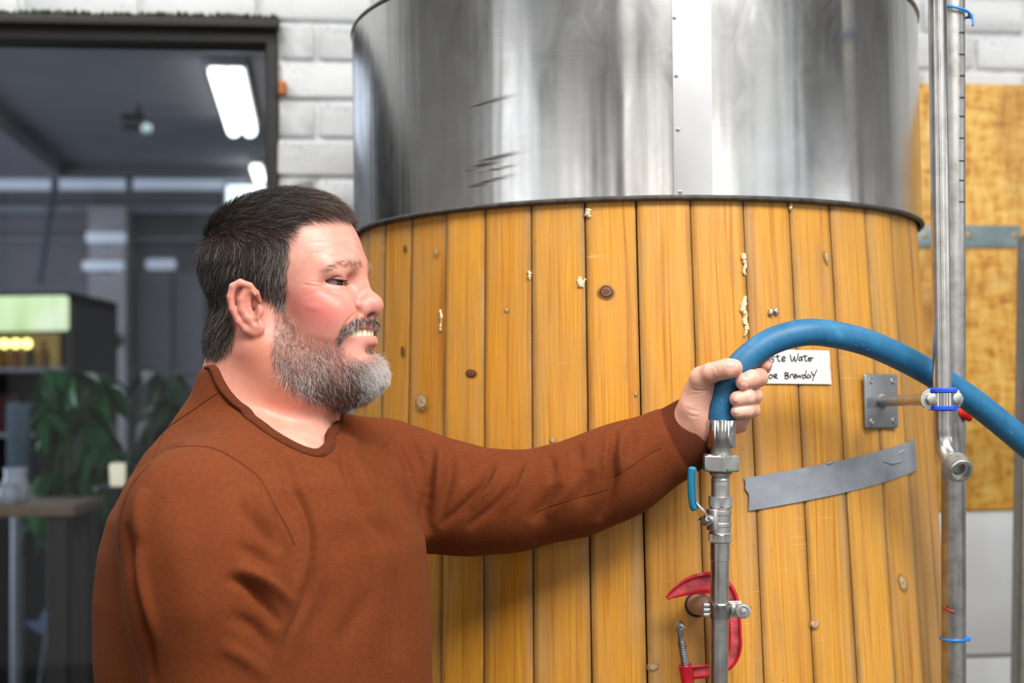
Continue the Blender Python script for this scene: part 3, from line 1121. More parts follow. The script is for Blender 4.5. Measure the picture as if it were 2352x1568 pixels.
H1, H2 = 829, 868
writing = [
    # "Waste Water" (the first letters lie behind the hose)
    W(1718, H1, (-2, -18), (2, 0), (6, -10), (9, 0), (14, -18)),
    W(1737, H1, (8, -8), (3, -9), (0, -4), (3, 0), (8, -6), (9, 0)),
    W(1767, H1, (9, -10), (3, -12), (1, -8), (7, -4), (7, 1), (0, 2)),
    W(1781, H1, (2, -15), (3, -6), (5, 0), (9, -1)), W(1779, H1, (-1, -10), (9, -12)),
    W(1793, H1, (0, -5), (7, -6), (7, -10), (2, -10), (0, -4), (3, 0), (9, -2)),
    W(1812, H1, (0, -16), (3, -2), (6, -1), (10, -11), (11, -1), (15, -2), (19, -18)),
    W(1832, H1, (7, -8), (3, -10), (0, -5), (3, -1), (7, -7), (8, 0)),
    W(1842, H1, (4, -15), (4, -4), (6, 0), (9, -1)), W(1841, H1, (-1, -11), (10, -12)),
    W(1853, H1, (0, -4), (4, -5), (5, -8), (1, -8), (0, -3), (3, 0), (6, -2)),
    W(1859, H1, (0, -8), (1, 0)), W(1859, H1, (1, -6), (4, -8), (6, -7)),
    # "for Brewday"
    W(1732, H2, (9, -16), (4, -14), (3, -4), (3, 4)), W(1731, H2, (-1, -7), (9, -8)),
    W(1764, H2, (4, -9), (0, -6), (0, -1), (5, 0), (8, -5), (4, -9)),
    W(1775, H2, (0, -9), (1, 0)), W(1775, H2, (0, -8), (5, -10), (7, -6), (2, -4), (9, 1)),
    W(1800, H2, (0, -14), (1, 1)), W(1800, H2, (0, -13), (7, -12), (7, -8), (1, -7), (8, -5), (8, 0), (1, 1)),
    W(1812, H2, (0, -8), (1, 0)), W(1812, H2, (0, -7), (5, -10), (6, -7)),
    W(1820, H2, (0, -4), (5, -5), (5, -9), (1, -8), (0, -3), (3, 0), (6, -2)),
    W(1827, H2, (0, -8), (2, -1), (5, -7), (8, -1), (11, -9)),
    W(1840, H2, (7, -6), (2, -8), (0, -2), (4, 0), (8, -6)), W(1847, H2, (2, -18), (0, -6), (3, 0)),
    W(1851, H2, (6, -8), (2, -8), (0, -3), (3, 0), (7, -6), (8, 0)),
    W(1860, H2, (0, -16), (4, -7), (9, -10)), W(1860, H2, (13, -19), (7, -6), (3, 6)),
]
strokes(writing, paper, M_INK)

# two little bright staples beside the joint
M_GALV = plain('bright_zinc', (0.62, 0.63, 0.64), 0.3, 1.0, vary=0.15, scale=80)
for k, (x, y, an) in enumerate(((1769, 717, 0.2), (1781, 715, -0.5))):
    az, z = tank_at(x, y)
    p = tank_pt(az, z, 0.002)
    rot = Matrix.Rotation(az, 3, 'Z') @ Matrix.Rotation(an, 3, 'Y')
    o = box('staple', (p[0], p[1], p[2]), (0.0062, 0.005, 0.0072), M_GALV, None, rot, 0.0012)
    tag(o, ('left' if k == 0 else 'right') + ' one of two bright metal staples in the stave above the hose', 'staple')
# ------------------------------------------------------------------ metal pipes and hose
def inox(name, base=(0.56, 0.55, 0.53), rough=0.28, vary=0.3):
    t = NT(name)
    c = t.coord()
    n1 = t.noise(t.mapping(c, (60, 60, 9)), 1.0, 4, 0.6)
    n2 = t.noise(c, 45, 5, 0.65)
    col = t.ramp(n2, [(0.28, tuple(x * (1 - vary) for x in base)), (0.62, base)])
    t.set(Base_Color=col, Metallic=1.0, Roughness=t.ramp(n1, [(0.3, rough * .75), (0.7, rough * 1.4)]))
    t.bump(n2, 0.08, 0.001)
    return t.m


M_INOX = inox('stainless_pipe')
M_CAST = inox('cast_stainless', (0.54, 0.53, 0.51), 0.42, 0.35)
M_BRIGHT = inox('polished_ferrule', (0.66, 0.65, 0.63), 0.16, 0.25)
M_DULL = inox('weathered_pipe', (0.46, 0.45, 0.43), 0.38, 0.4)

DH = 1.68                                    # depth of the filling pipe


def axis_pt(px, py, d=DH):
    return Vector(P(px, py, d))


def rpx(r, d=DH):
    return r / F * d


# --- filling pipe with valve, under the hose
top_, bot_ = axis_pt(1656, 963), axis_pt(1651, 1568)
ax = (bot_ - top_).normalized()
def along(py):
    return top_ + (bot_ - top_) * ((py - 963) / (1568 - 963))
floor_pt = top_ + ax * ((top_.z - 0.0) / -ax.z)
stand = empty('filling_pipe', (floor_pt.x, floor_pt.y, 0), 'upright stainless filling pipe with ball valve in front of the tank', 'pipe')


def seg_prof(y0, y1, *prof):
    """profile rows (py, radius px) -> (t metres from y0, r metres)"""
    L = (along(1) - along(0)).length
    return [((y - y0) * L, rpx(r)) for y, r in prof]


def lathe_px(name, mat, parent, prof, seg=40, hexs=(), auto=30):
    y0 = prof[0][0]
    return lathe(name, along(y0), ax, seg_prof(y0, 0, *prof), mat, parent, seg, hexs, auto)


Ltot = (floor_pt - along(1244)).length
o = lathe('pipe', along(1244), ax, [(0, rpx(22.0)), (.0003, rpx(22.5)), (0.0215, rpx(22.5)), (0.0222, rpx(21.4)), (Ltot, rpx(21.4))], M_INOX, stand, 40)
fl = lathe('base_flange', floor_pt, (0, 0, 1), [(0, .045), (.008, .045), (.010, .040), (.011, .018)], M_CAST, stand, 32)
# ball valve body: two hex ends and round middle
valve = lathe_px('ball_valve', M_CAST, stand, [(1139, 24), (1140, 29.5), (1160, 29.5), (1163, 27), (1166, 24.5), (1171, 24.5), (1172, 26.5), (1180, 26.5), (1181, 24.5), (1198, 24.5), (1200, 26), (1207, 26), (1209, 24.5),
                                                   (1222, 24.5), (1224, 27), (1226, 29.5), (1242, 29.5), (1245, 24)], 48, (1, 2, 10 - 1 + 4 - 1 + 3, 16), 25)
# side box that carries the valve's spindle, facing left and towards the room
sd = Vector((-0.80, -0.60, 0)).normalized()
pv = along(1192)
rotv = Matrix.Rotation(math.atan2(sd.y, sd.x), 3, 'Z')
box('valve_pad', pv + sd * 0.011, (0.011, 0.015, 0.026), M_CAST, valve, rotv, 0.002)
lathe('spindle', pv + sd * 0.014, sd, [(0, .0060), (.006, .0060), (.006, .0042), (.014, .0042)], M_CAST, valve, 16)
lathe('spindle_nut', pv + sd * 0.0205, sd, [(0, .0063), (.001, .0066), (.0052, .0066), (.006, .0058)], M_BRIGHT, valve, 24, (1, 2))
# lever: steel strap from the spindle, cranked outwards and up into the blue grip
lev = []
for (x, y, dd) in ((1613, 1196, -.013), (1618, 1188, -.014), (1612, 1176, -.016), (1600, 1163, -.018), (1592, 1152, -.019), (1590, 1120, -.019), (1590, 1080, -.019)):
    lev.append(P(x, y, DH + dd))
lev = catmull(lev, 6)
bm = bmesh.new()
side = Vector((0.55, -0.83, 0)).normalized()
prev = None
Wd = 0.0068
for i, p in enumerate(lev):
    p = Vector(p)
    tdir = Vector(lev[min(i + 1, len(lev) - 1)]) - Vector(lev[max(i - 1, 0)])
    tdir.normalize()
    nn = tdir.cross(side).normalized()
    cur = [bm.verts.new(p + side * sx * Wd + nn * sn * .0012) for sx, sn in ((-1, -1), (1, -1), (1, 1), (-1, 1))]
    if prev:
        for k in range(4):
            bm.faces.new((prev[k], prev[(k + 1) % 4], cur[(k + 1) % 4], cur[k]))
    else:
        bm.faces.new(cur)
    prev = cur
bm.faces.new(prev)
lever = obj_bm('lever', bm, M_BRIGHT, stand, False)
M_BLUEGRIP = plain('teal_blue_vinyl', sr(12, 116, 150), 0.3, vary=0.06, scale=30, coat=0.3)
gp = [P(x, y, DH - .019) for x, y in ((1598, 1170), (1593, 1160), (1590, 1130), (1589, 1100), (1590, 1078), (1590, 1071))]
gp = catmull(gp, 5)
bm = bmesh.new()
n = len(gp)
tube_bm(bm, gp, [0.0026 + 0.0026 * math.sin(min(1, i / (n - 1) * 8 + .25) * math.pi / 2) * (1 if i < n - 4 else (n - 1 - i) / 4 + .12) for i in range(n)], 14, True, False)
for v in bm.verts:      # flatten across the strap
    pass
grip = obj_bm('grip', bm, M_BLUEGRIP, lever, True)
# fittings above the valve
lathe_px('nipple', M_CAST, stand, [(1083, 19), (1085, 27), (1088, 25), (1093, 21), (1097, 20), (1101, 21.5), (1106, 20.6), (1110, 21.5), (1115, 20.8), (1139, 21.2)], 40)
lathe_px('union_nut', M_CAST, stand, [(1042, 37), (1044, 42), (1047, 45.5), (1078, 45.5), (1081, 43), (1083, 28)], 48, (1, 2, 3, 4), 20)
lathe_px('hose_tail', M_CAST, stand, [(1024, 24), (1027, 23.5), (1044, 23.5)], 40)

# green paint flecks on the union nut
M_GREEN = plain('green_paint', sr(40, 150, 60), 0.5)
rg = random.Random(2)
for (x, y, r) in ((1660, 1047, 2.0), (1669, 1046, 1.4), (1679, 1049, 1.6), (1658, 1079, 2.2), (1665, 1077, 1.6), (1672, 1078, 3.2), (1679, 1077, 2.4), (1686, 1079, 1.5)):
    hexd = rpx(45.5) * math.cos(math.pi / 6)
    p = Vector(P(x, y, DH - hexd - .0012))
    bm = bmesh.new()
    bmesh.ops.create_icosphere(bm, subdivisions=1, radius=rpx(r) * 1.0)
    for v in bm.verts:
        v.co = Vector((v.co.x * rg.uniform(.8, 1.5), v.co.y * .25, v.co.z * rg.uniform(.6, 1.2))) + p
    obj_bm('paint_fleck', bm, M_GREEN, stand, True)

# --- hose
def hose_mat():
    t = NT('blue_wrapped_rubber')
    uv = t.coord('UV')
    s = t.sep(uv)
    c = t.coord()
    n = t.noise(c, 30, 5, 0.6)
    n2 = t.noise(c, 130, 4, 0.6)
    sp = t.math('FRACT', t.math('SUBTRACT', t.math('MULTIPLY', s[1], 24.0), s[0]))
    line = t.math('LESS_THAN', t.math('ABSOLUTE', t.math('SUBTRACT', sp, 0.5)), 0.014)
    col = t.ramp(n, [(0.3, sr(20, 88, 126)), (0.62, sr(30, 104, 146)), (0.78, sr(66, 128, 160))])
    col = t.mix(t.math('MULTIPLY', line, 0.45), col, (0.012, 0.045, 0.09, 1))
    col = t.mix(t.ramp(n2, [(0.66, 0.0), (0.74, 0.45)]), col, (0.42, 0.55, 0.62, 1))
    t.set(Base_Color=col, Roughness=0.50)
    step = t.math('ADD', sp, t.math('MULTIPLY', n2, 0.25))
    t.bump(step, 0.20, 0.0012)
    return t.m


M_HOSE = hose_mat()
hp_ = [(1657, 985, 1.680), (1658, 950, 1.680), (1667, 900, 1.680), (1689, 853, 1.680), (1724, 816, 1.682), (1776, 782, 1.686), (1845, 763.5, 1.694), (1910, 767, 1.706), (1995, 788, 1.725), (2085, 828, 1.748), (2165, 874, 1.770), (2250, 932, 1.790),
       (2352, 1016, 1.81), (2450, 1105, 1.83), (2560, 1260, 1.84), (2640, 1500, 1.84), (2680, 1900, 1.84), (2690, 2600, 1.84)]
HPTS = [P(*q) for q in hp_]
HC = catmull(HPTS, 14)
end = HPTS[-1]
tail = [(end[0] + .02, end[1], 0.30), (end[0] + .05, end[1] - .02, 0.10), (end[0] + .16, end[1] - .08, 0.022), (end[0] + .5, end[1] - .3, 0.018), (end[0] + .9, end[1] - .9, 0.018)]
HC = np.vstack([HC, catmull([HC[-1]] + [np.array(q) for q in tail], 8)[1:]])
hose = empty('hose', (HPTS[0][0], HPTS[0][1], HPTS[0][2]), 'thick blue rubber hose arching from the steel ferrule past the pipes', 'hose')
bm = bmesh.new()
rad = np.interp(np.arange(len(HC)), [0, 60, 130, len(HC)], [0.0159, 0.0161, 0.0163, 0.0163])
tube_bm(bm, HC, rad, 28)
obj_bm('tube', bm, M_HOSE, hose, True, 60)
lathe_px('ferrule', M_BRIGHT, hose, [(962, 32), (962.6, 34.5), (964, 35), (1024, 34.4), (1026, 33.5), (1027, 24)], 48)
HOSE_C = HC

# --- pipe clamp holding the filling pipe on a stud out of the tank
cl = along(1400)
clamp = empty('pipe_clamp', cl, 'stainless hinged pipe clamp with bolt round the filling pipe', 'clamp')
rr = rpx(21.4)
lathe('band', along(1383), ax, [(0, rr + .0002), (0, rr + .0028), (.001, rr + .0034), (.0165, rr + .0034), (.0178, rr + .0028), (.0178, rr + .0002)], M_BRIGHT, clamp, 40)
for dy in (-11, 0, 11):
    pc = Vector(P(1622, 1400 + dy, DH - .004))
    box('hinge_knuckle', pc, (rpx(15), .007, rpx(9)), M_CAST, clamp, None, 0.0012)
ear = Vector(P(1690, 1400, DH - .0035))
box('ear', ear, (rpx(34), .0034, rpx(33)), M_BRIGHT, clamp, None, .0008)
box('ear', ear + Vector((-.001, .0062, .001)), (rpx(34), .0034, rpx(34)), M_BRIGHT, clamp, None, .0008)
bo = lathe('bolt', Vector(P(1706, 1402, DH - .004)), (0, -1, 0), [(-.012, .0035), (0, .0035), (0, .0088), (.003, .0092), (.0055, .0086), (.006, .0062), (.0045, .0058), (.0045, .0040), (.0075, .0036), (.008, .002)], M_CAST, clamp, 28)
# stud
az, z = tank_at(1600, 1388)
sp_ = tank_pt(az, z, -0.01)
pcl = Vector(P(1640, 1394, DH + .012))
M_STUD = plain('grubby_pinkish_stud', sr(190, 166, 158), 0.45, 0.1, vary=0.25, scale=70)
tube('stud', [Vector(P(1588, 1386, 1.80)), Vector(P(1606, 1389, 1.76)), pcl], rpx(24), M_STUD, clamp, 24)
M_HOLE = plain('dark_rubber_ring', (0.02, 0.02, 0.022), 0.7)
sn = Vector((math.sin(az), -math.cos(az), 0))
lathe('stud_rosette', Vector(tank_pt(az, z, .0005)), sn, [(0, rpx(30)), (.002, rpx(30)), (.003, rpx(26))], M_HOLE, clamp, 28)

# --- red screw clamp hanging behind the pipe
M_RED = plain('chipped_red_enamel', sr(206, 28, 44), 0.35, vary=0.22, scale=60, bump=0.15, coat=0.2)
M_REDW = plain('worn_red_enamel', sr(204, 84, 90), 0.5, vary=0.45, scale=45, bump=0.2)
DG = 1.725
gcl = empty('screw_clamp', P(1640, 1440, DG), 'red enamelled screw clamp hooked behind the filling pipe', 'clamp')
fr_px = [(1531, 1374, 4), (1550, 1361, 12), (1580, 1347, 20), (1610, 1339, 24), (1642, 1340, 25), (1668, 1360, 22), (1682, 1395, 18), (1688, 1442, 16), (1687, 1490, 17), (1672, 1522, 16), (1640, 1538, 15), (1600, 1543, 16), (1570, 1545, 15)]
c2 = catmull(np.array(fr_px, float), 6)
bm = bmesh.new(); prev = None
for i, (x, y, hw) in enumerate(c2):
    a = c2[max(i - 1, 0)][:2]; b = c2[min(i + 1, len(c2) - 1)][:2]
    tx, ty = (b - a) / np.linalg.norm(b - a)
    nx, ny = -ty, tx
    prof = [(-1, -.35), (-1, .35), (-.72, .40), (-.55, .13), (.55, .13), (.72, .40), (1, .35), (1, -.35), (.72, -.40), (.55, -.13), (-.55, -.13), (-.72, -.40)]
    th = 0.017
    cur = [bm.verts.new(P(x + nx * hw * u_, y + ny * hw * u_, DG - th * w_)) for u_, w_ in prof]
    if prev:
        for k in range(len(prof)):
            f = bm.faces.new((prev[k], prev[(k + 1) % 12], cur[(k + 1) % 12], cur[k]))
            f.material_index = 1 if k in (3, 9) else 0
    else:
        bm.faces.new(cur)
    prev = cur
bm.faces.new(prev)
o = obj_bm('frame', bm, M_RED, gcl, True, 40)
o.data.materials.append(M_REDW)
boss = Vector(P(1577, 1545, DG))
scr_t, scr_b = Vector(P(1560, 1440, DG - .004)), Vector(P(1584, 1590, DG))
sdir = (scr_b - scr_t).normalized()
lathe('boss', boss - sdir * .011, sdir, [(0, rpx(15)), (.001, rpx(16.5)), (.022, rpx(16.5)), (.023, rpx(15))], M_RED, gcl, 24)
M_SCREW = plain('zinc_screw', (0.48, 0.49, 0.49), 0.35, 1.0, vary=0.25, scale=90)
Ls = (scr_b - scr_t).length
prof = [(0, rpx(12)), (.0015, rpx(13)), (.004, rpx(11)), (.010, rpx(7)), (.016, rpx(9))]
tt = .017
while tt < Ls:
    prof += [(tt, rpx(9.0)), (tt + .0008, rpx(10.8)), (tt + .0016, rpx(10.8)), (tt + .0024, rpx(9.0))]
    tt += .0030
scr = lathe('screw', scr_t, sdir, prof, M_SCREW, gcl, 20)
lathe('swivel_pad', scr_t - sdir * .001, Vector((-.9, -.1, .42)), [(-.008, .003), (0, .0075), (.003, .0080), (.004, .007)], M_SCREW, scr, 20)

# --- wall of pipes at the right: rear pipe, front pipe with elbow, hanger, sight glass
DF, DR = 1.70, 1.90
f0, f1 = Vector(P(2152, -60, DF)), Vector(P(2166, 985, DF))
f0 = f0 + (f0 - f1).normalized() * 0.9
front = empty('drain_pipe', f1, 'slim front stainless pipe ending in a threaded elbow', 'pipe')
el_px = [(2166, 985), (2168, 1010), (2171, 1033), (2179, 1052), (2190, 1064), (2196, 1070)]
def fpt(x, y, k=0.0):
    return Vector(P(x, y, DF - k))
el = [f1, fpt(2168, 1008, .000), fpt(2171, 1030, .004), fpt(2178, 1048, .012), fpt(2188, 1061, .022), fpt(2195, 1068, .030)]
rf = rpx(21, DF)
pts = [f0] + [f0 + (f1 - f0) * t_ for t_ in np.linspace(.05, .96, 12)] + list(Vector(q) for q in catmull(el, 6))
tube('pipe', pts, rf, M_INOX, front, 32)
ed = (el[-1] - el[-3]).normalized()
prof = [(-.006, rf), (-.005, rf * 1.12), (0, rf * 1.2)]
for k in range(5):
    b = .001 + k * .0032
    prof += [(b, rf * 1.30), (b + .0008, rf * 1.46), (b + .0016, rf * 1.46), (b + .0024, rf * 1.30)]
prof += [(.0175, rf * 1.30), (.0195, rf * 1.28), (.0197, rf * 1.0), (.014, rf * 0.95), (.013, rf * .72), (.006, rf * .70)]
lathe('threaded_end', el[-1] - ed * .004, ed, prof, M_CAST, front, 40, (), 25)

r0, r1 = Vector(P(2188, 0, DR)), Vector(P(2191, 1568, DR))
rd = (r1 - r0).normalized()
rfl = r0 + rd * ((r0.z) / -rd.z)
rtop = r0 - rd * 0.85
rear = empty('riser_pipe', (rfl.x, rfl.y, 0), 'thick rear stainless pipe standing from the floor behind the front pipe', 'pipe')
rr2 = rpx(27.5, DR)
lathe('pipe', rtop, rd, [(0, rr2), ((rfl - rtop).length, rr2)], M_DULL, rear, 40)
lathe('base_flange', rfl, (0, 0, 1), [(0, .05), (.01, .05), (.011, .02)], M_CAST, rear, 32)
# red paint mark and little red tap handle on the rear pipe
M_REDM = plain('dark_red_paint', sr(150, 40, 36), 0.5)
pts = []
for x, y in ((2167, 1394), (2175, 1399), (2185, 1403), (2192, 1405)):
    off = math.sqrt(max(0, 27.5 ** 2 - (x - 2190.5) ** 2)) / F * DR
    pts.append(P(x, y, DR - off - .0006))
obj_bm('paint_mark', tube_bm(bmesh.new(), catmull(pts, 4), .0022, 8, True, False), M_REDM, rear, True)
th = lathe('tap_handle', Vector(P(2202, 948, DR - .012)), (0.95, -.2, 0), [(0, .006), (.006, .008), (.012, .012), (.016, .011), (.018, .006)], plain('red_plastic', sr(214, 30, 28), 0.4), rear, 24)

# sight glass: clear tube with level marks, tied to the rear pipe
t = NT('clear_plastic_tube')
t.set(Base_Color=(0.93, 0.95, 0.97, 1), Roughness=0.12, IOR=1.2)
t.bsdf.inputs['Transmission Weight'].default_value = 0.85
t.bsdf.inputs['Alpha'].default_value = 0.75
M_CLEAR = t.m
sg0, sg1 = Vector(P(2206, -80, DR - .012)), Vector(P(2206, 500, DR - .012))
sg = empty('sight_glass', sg1, 'thin clear sight tube with black level marks along the rear pipe', 'gauge')
mid = [sg0, Vector(P(2206, 60, DR - .012)), Vector(P(2208, 170, DR - .012)), Vector(P(2206.5, 330, DR - .012)), sg1]
tube('clear_tube', catmull(mid, 10), rpx(6.5, DR), M_CLEAR, sg, 16)
M_TICK = plain('black_mark', (0.02, 0.02, 0.022), 0.6)
for y in (76, 126, 175, 225, 268, 318, 370, 415, 464):
    px = np.interp(y, [60, 170, 330, 500], [2206, 2208, 2206.5, 2206])
    a = Vector(P(px, y, DR - .012))
    pts = [a + Vector((math.cos(q), math.sin(q), 0)) * rpx(7.2, DR) for q in np.linspace(math.pi * 1.0, math.pi * 2.0, 12)]
    obj_bm('level_mark', tube_bm(bmesh.new(), pts, rpx(1.7, DR), 6, True, False), M_TICK, sg, True)

M_BLUETIE = plain('blue_cable_tie', sr(22, 128, 214), 0.35, vary=0.05)


def tie(y, label, flat=True, d=DR, cx=2190, slope=0.0, rad=None, tailed=False):
    rad = rad or rr2 + .0012
    c = r0 + rd * ((Vector(P(cx, y, d)) - r0).dot(rd))
    e = empty('cable_tie', c, label, 'cable tie')
    pts = [c + Vector((math.cos(a) * rad, math.sin(a) * rad, slope * math.cos(a))) for a in np.linspace(0, 2 * math.pi, 40)]
    obj_bm('strap', tube_bm(bmesh.new(), pts, .0019, 8, True, False), M_BLUETIE, e, True)
    k = c + Vector((rad + .001, -.002, slope))
    box('lock', k, (.006, .006, .0065), M_BLUETIE, e, None, .001)
    tl = [k, k + Vector((.003, -.001, -.006)), k + Vector((.002, -.002, -.014))] if tailed else [k, k + Vector((-.008, -.012, .003))]
    obj_bm('tail', tube_bm(bmesh.new(), catmull(tl, 4), .0014, 8, True, False), M_BLUETIE, e, True)


tie(28, 'upper blue cable tie round the pipes near the top of the photo', slope=-.006, rad=rr2 + .006, tailed=True)
tie(1466, 'lower blue cable tie round the rear pipe beside the white tiles')

# hanger: bracket plate screwed on the staves, rod, pipe clamp with blue rubber lining
az, z = tank_at(2015, 921)
M_BRK = plain('satin_zinc_plate', sr(158, 162, 168), 0.42, 0.75, vary=0.12, scale=16)
bc = tank_pt(az, z, 0.003)
hang_ = empty('pipe_hanger', bc, 'zinc bracket plate on the staves with rod and blue lined clamp', 'bracket')
c4 = [tank_at(x, y) for x, y in ((1975, 858), (2049, 856), (2055, 983), (1981, 984))]
nrm = Vector((math.sin(az), -math.cos(az), 0)); tan_ = Vector((math.cos(az), math.sin(az), 0))
pw = (Vector(tank_pt(*c4[1])) - Vector(tank_pt(*c4[0]))).length
ph = c4[0][1] - c4[3][1]
rotb = Matrix((tan_, -nrm, Vector((0, 0, 1)))).transposed()
bm = bmesh.new()
box_bm(bm, Vector(bc) + nrm * .003, (pw, .005, ph), rotb, .003, 3)
obj_bm('plate', bm, M_BRK, hang_, True, 50)
for sx in (-1, 1):
    for sz in (-1, 1):
        p = Vector(bc) + nrm * .0052 + tan_ * sx * pw * .34 + Vector((0, 0, sz * ph * .37))
        lathe('plate_screw', p, nrm, [(0, .0045), (.0012, .0043), (.0016, .0030), (.0010, .0016), (.0010, .0008)], M_GALV, hang_, 18)
rod_e = Vector(P(2128, 917, DF))
rod_s = Vector(bc) + nrm * .005 + tan_ * pw * -0.02
tube('rod', [rod_s, rod_s + (rod_e - rod_s) * .5, rod_e], rpx(14, DF), M_INOX, hang_, 24)
lathe('weld_bead', rod_s - nrm * .001, (rod_e - rod_s), [(0, rpx(20, DF)), (.003, rpx(19, DF)), (.006, rpx(14.5, DF))], M_CAST, hang_, 24)
# clamp: two collars round the front pipe (axis of the pipe), blue rubber above and below
pc = f0 + (f1 - f0) * ((Vector(P(2162, 916, DF)) - f0).dot((f1 - f0).normalized()) / (f1 - f0).length)
fd = (f1 - f0).normalized()
M_BLUER = plain('blue_rubber_lining', sr(24, 76, 200), 0.4, vary=0.08, scale=40)
lathe('clamp_ring', pc - fd * .008, fd, [(0, rf + .001), (0, rf + .0045), (.016, rf + .0045), (.016, rf + .001)], M_BRIGHT, hang_, 36)
for s_, y_ in ((-1, -.0105), (1, .0105)):
    lathe('rubber_lining', pc + fd * (y_ - .0034), fd, [(0, rf + .0008), (.0006, rf + .005), (.0018, rf + .0064), (.0050, rf + .0064), (.0062, rf + .005), (.0068, rf + .0008)], M_BLUER, hang_, 36)
for (x, lab) in ((2139, 0), (2197, 1)):
    b0 = Vector(P(x, 916, DF - .008))
    box('clamp_lug', b0 + Vector((0, .010, 0)), (.013, .016, .022), M_CAST, hang_, None, .003)
    lathe('lug_bolt', b0 + Vector((0, .003, 0)), (0.12, -1, 0), [(0, .0125 if not lab else .009), (.001, .0125 if not lab else .009), (.0012, .0072), (.0065, .0072), (.007, .0062)], M_CAST, hang_, 30, (3, 4) if True else ())
# ------------------------------------------------------------------ things on and by the back wall at the right
def osb_mat():
    t = NT('oriented_strand_board')
    c = t.mapping(t.coord(), (1, 1, 1), rot=(0, 0, -WY))
    a = t.noise(t.mapping(c, (70, 1, 16), rot=(0, 0.7, 0)), 1.0, 3, 0.55, 0.6)
    b = t.noise(t.mapping(c, (18, 1, 60), rot=(0, -0.5, 0)), 1.0, 3, 0.55, 0.6)
    m = t.mix(0.5, a, b)
    col = t.ramp(m, [(0.36, sr(168, 104, 30)), (0.46, sr(214, 156, 56)), (0.55, sr(228, 180, 84)), (0.68, sr(240, 206, 124))])
    big = t.noise(t.mapping(c, (5, 1, 2.2), rot=(0, 0.6, 0)), 1.0, 4, 0.6, 0.5)
    col = t.mix(t.ramp(big, [(0.52, 0.0), (0.70, 0.75)]), col, sr(150, 92, 28))
    t.set(Base_Color=col, Roughness=0.55)
    t.bump(m, 0.3, 0.002)
    return t.m


so0, zo1 = ws(2040, 194, .02); _, zo0 = ws(2200, 1171, .02)
so1 = so0 + 1.25
osb = wbox('board', so0, so1, zo0, zo1, .018, .036, osb_mat(), None, .001)
tag(osb, 'yellow strand board fixed to the white brick wall right of the tank', 'board')
M_STRAP = plain('galvanised_strap', sr(138, 156, 160), 0.45, 0.55, vary=0.15, scale=20)
sa, za = ws(2070, 543, .04); sb_, zb_ = ws(2345, 550, .04)
strap = empty('metal_strap', wp((sa + sb_) / 2, za, .036), 'galvanised metal strap screwed across the strand board', 'strap')
wbox('strip', sa - .2, sb_, za - .0235, za + .0235, .036, .040, M_STRAP, strap, .001)
for x in (2124, 2227, 2331):
    s_, _ = ws(x, 545, .04)
    lathe('strap_screw', wp(s_, za + .002, .0385), WN, [(0, .006), (.002, .0058), (.003, .004)], plain('brassy_screw', sr(170, 140, 80), 0.4, 0.8), strap, 16)

# white glazed tiles under the board
t = NT('white_glazed_tile'); t.set(Base_Color=sr(214, 218, 222), Roughness=0.16)
t.bump(t.noise(t.coord(), 6, 2, 0.5), 0.12, 0.01)
M_TILE = t.m
M_GROUT = plain('grey_grout', sr(150, 148, 144), 0.85)
til = tag(wbox('splashback', so0, so0 + 1.55, 0.0, zo0 - .002, .017, .023, M_GROUT), 'white tiled splashback on the wall below the strand board', 'tiles')
_, zg = ws(2250, 1507, .028)
tz = [(zg + .004, zo0 - .003)] + [(zg - .004 - .305 * (k + 1) + .008 * 0 + .008, zg - .004 - .305 * k) for k in range(3)]
for (z0_, z1_) in tz:
    for k in range(4):
        a = so0 + k * .388
        wbox('tile', a + .004, a + .384, max(z0_, .01), z1_, .0225, .030, M_TILE, til, .002)

# aluminium stepladder leaning at the right edge
M_ALU = plain('dull_aluminium', sr(150, 150, 146), 0.4, 0.7, vary=0.12, scale=25)
M_NAVY = plain('dark_navy_plastic', sr(32, 36, 64), 0.5)
DL = 2.45
lt = Vector(P(2362, 540, DL)); lb = Vector(P(2346, 1568, DL))
ldir = (lb - lt).normalized(); lfl = lb + ldir * (lb.z / -ldir.z)
lad = empty('stepladder', (lfl.x + .15, lfl.y, 0), 'grey aluminium stepladder cut off by the right edge of the photo', 'ladder')
rt_ = Vector((0.36, 0.05, 0))
for k in (0, 1):
    a = lt + rt_ * k; b = lfl + rt_ * k
    bm = bmesh.new()
    m = (a + b) / 2; L = (b - a).length
    x_, y_, z_ = frame_from(b - a)
    xx = Vector((1, 0, 0)); xx = (xx - z_ * xx.dot(z_)).normalized(); yy = z_.cross(xx)
    box_bm(bm, m, (.022, .05, L), Matrix((xx, yy, z_)).transposed(), .003, 2)
    obj_bm('rail', bm, M_ALU, lad, True, 40)
for k in range(8):
    y = 660 + k * 232
    a = lt + ldir * ((Vector(P(2340, y, DL)) - lt).dot(ldir))
    if a.z < .1: continue
    box('step', a + rt_ * .5 + Vector((0, -.01, 0)), (.36, .08, .022), M_ALU, lad, Matrix.Rotation(math.atan2(.05, .36), 3, 'Z'), .003)
    box('step_cap', a + Vector((.012, -.028, 0)), (.024, .02, .05), M_NAVY, lad, None, .004)

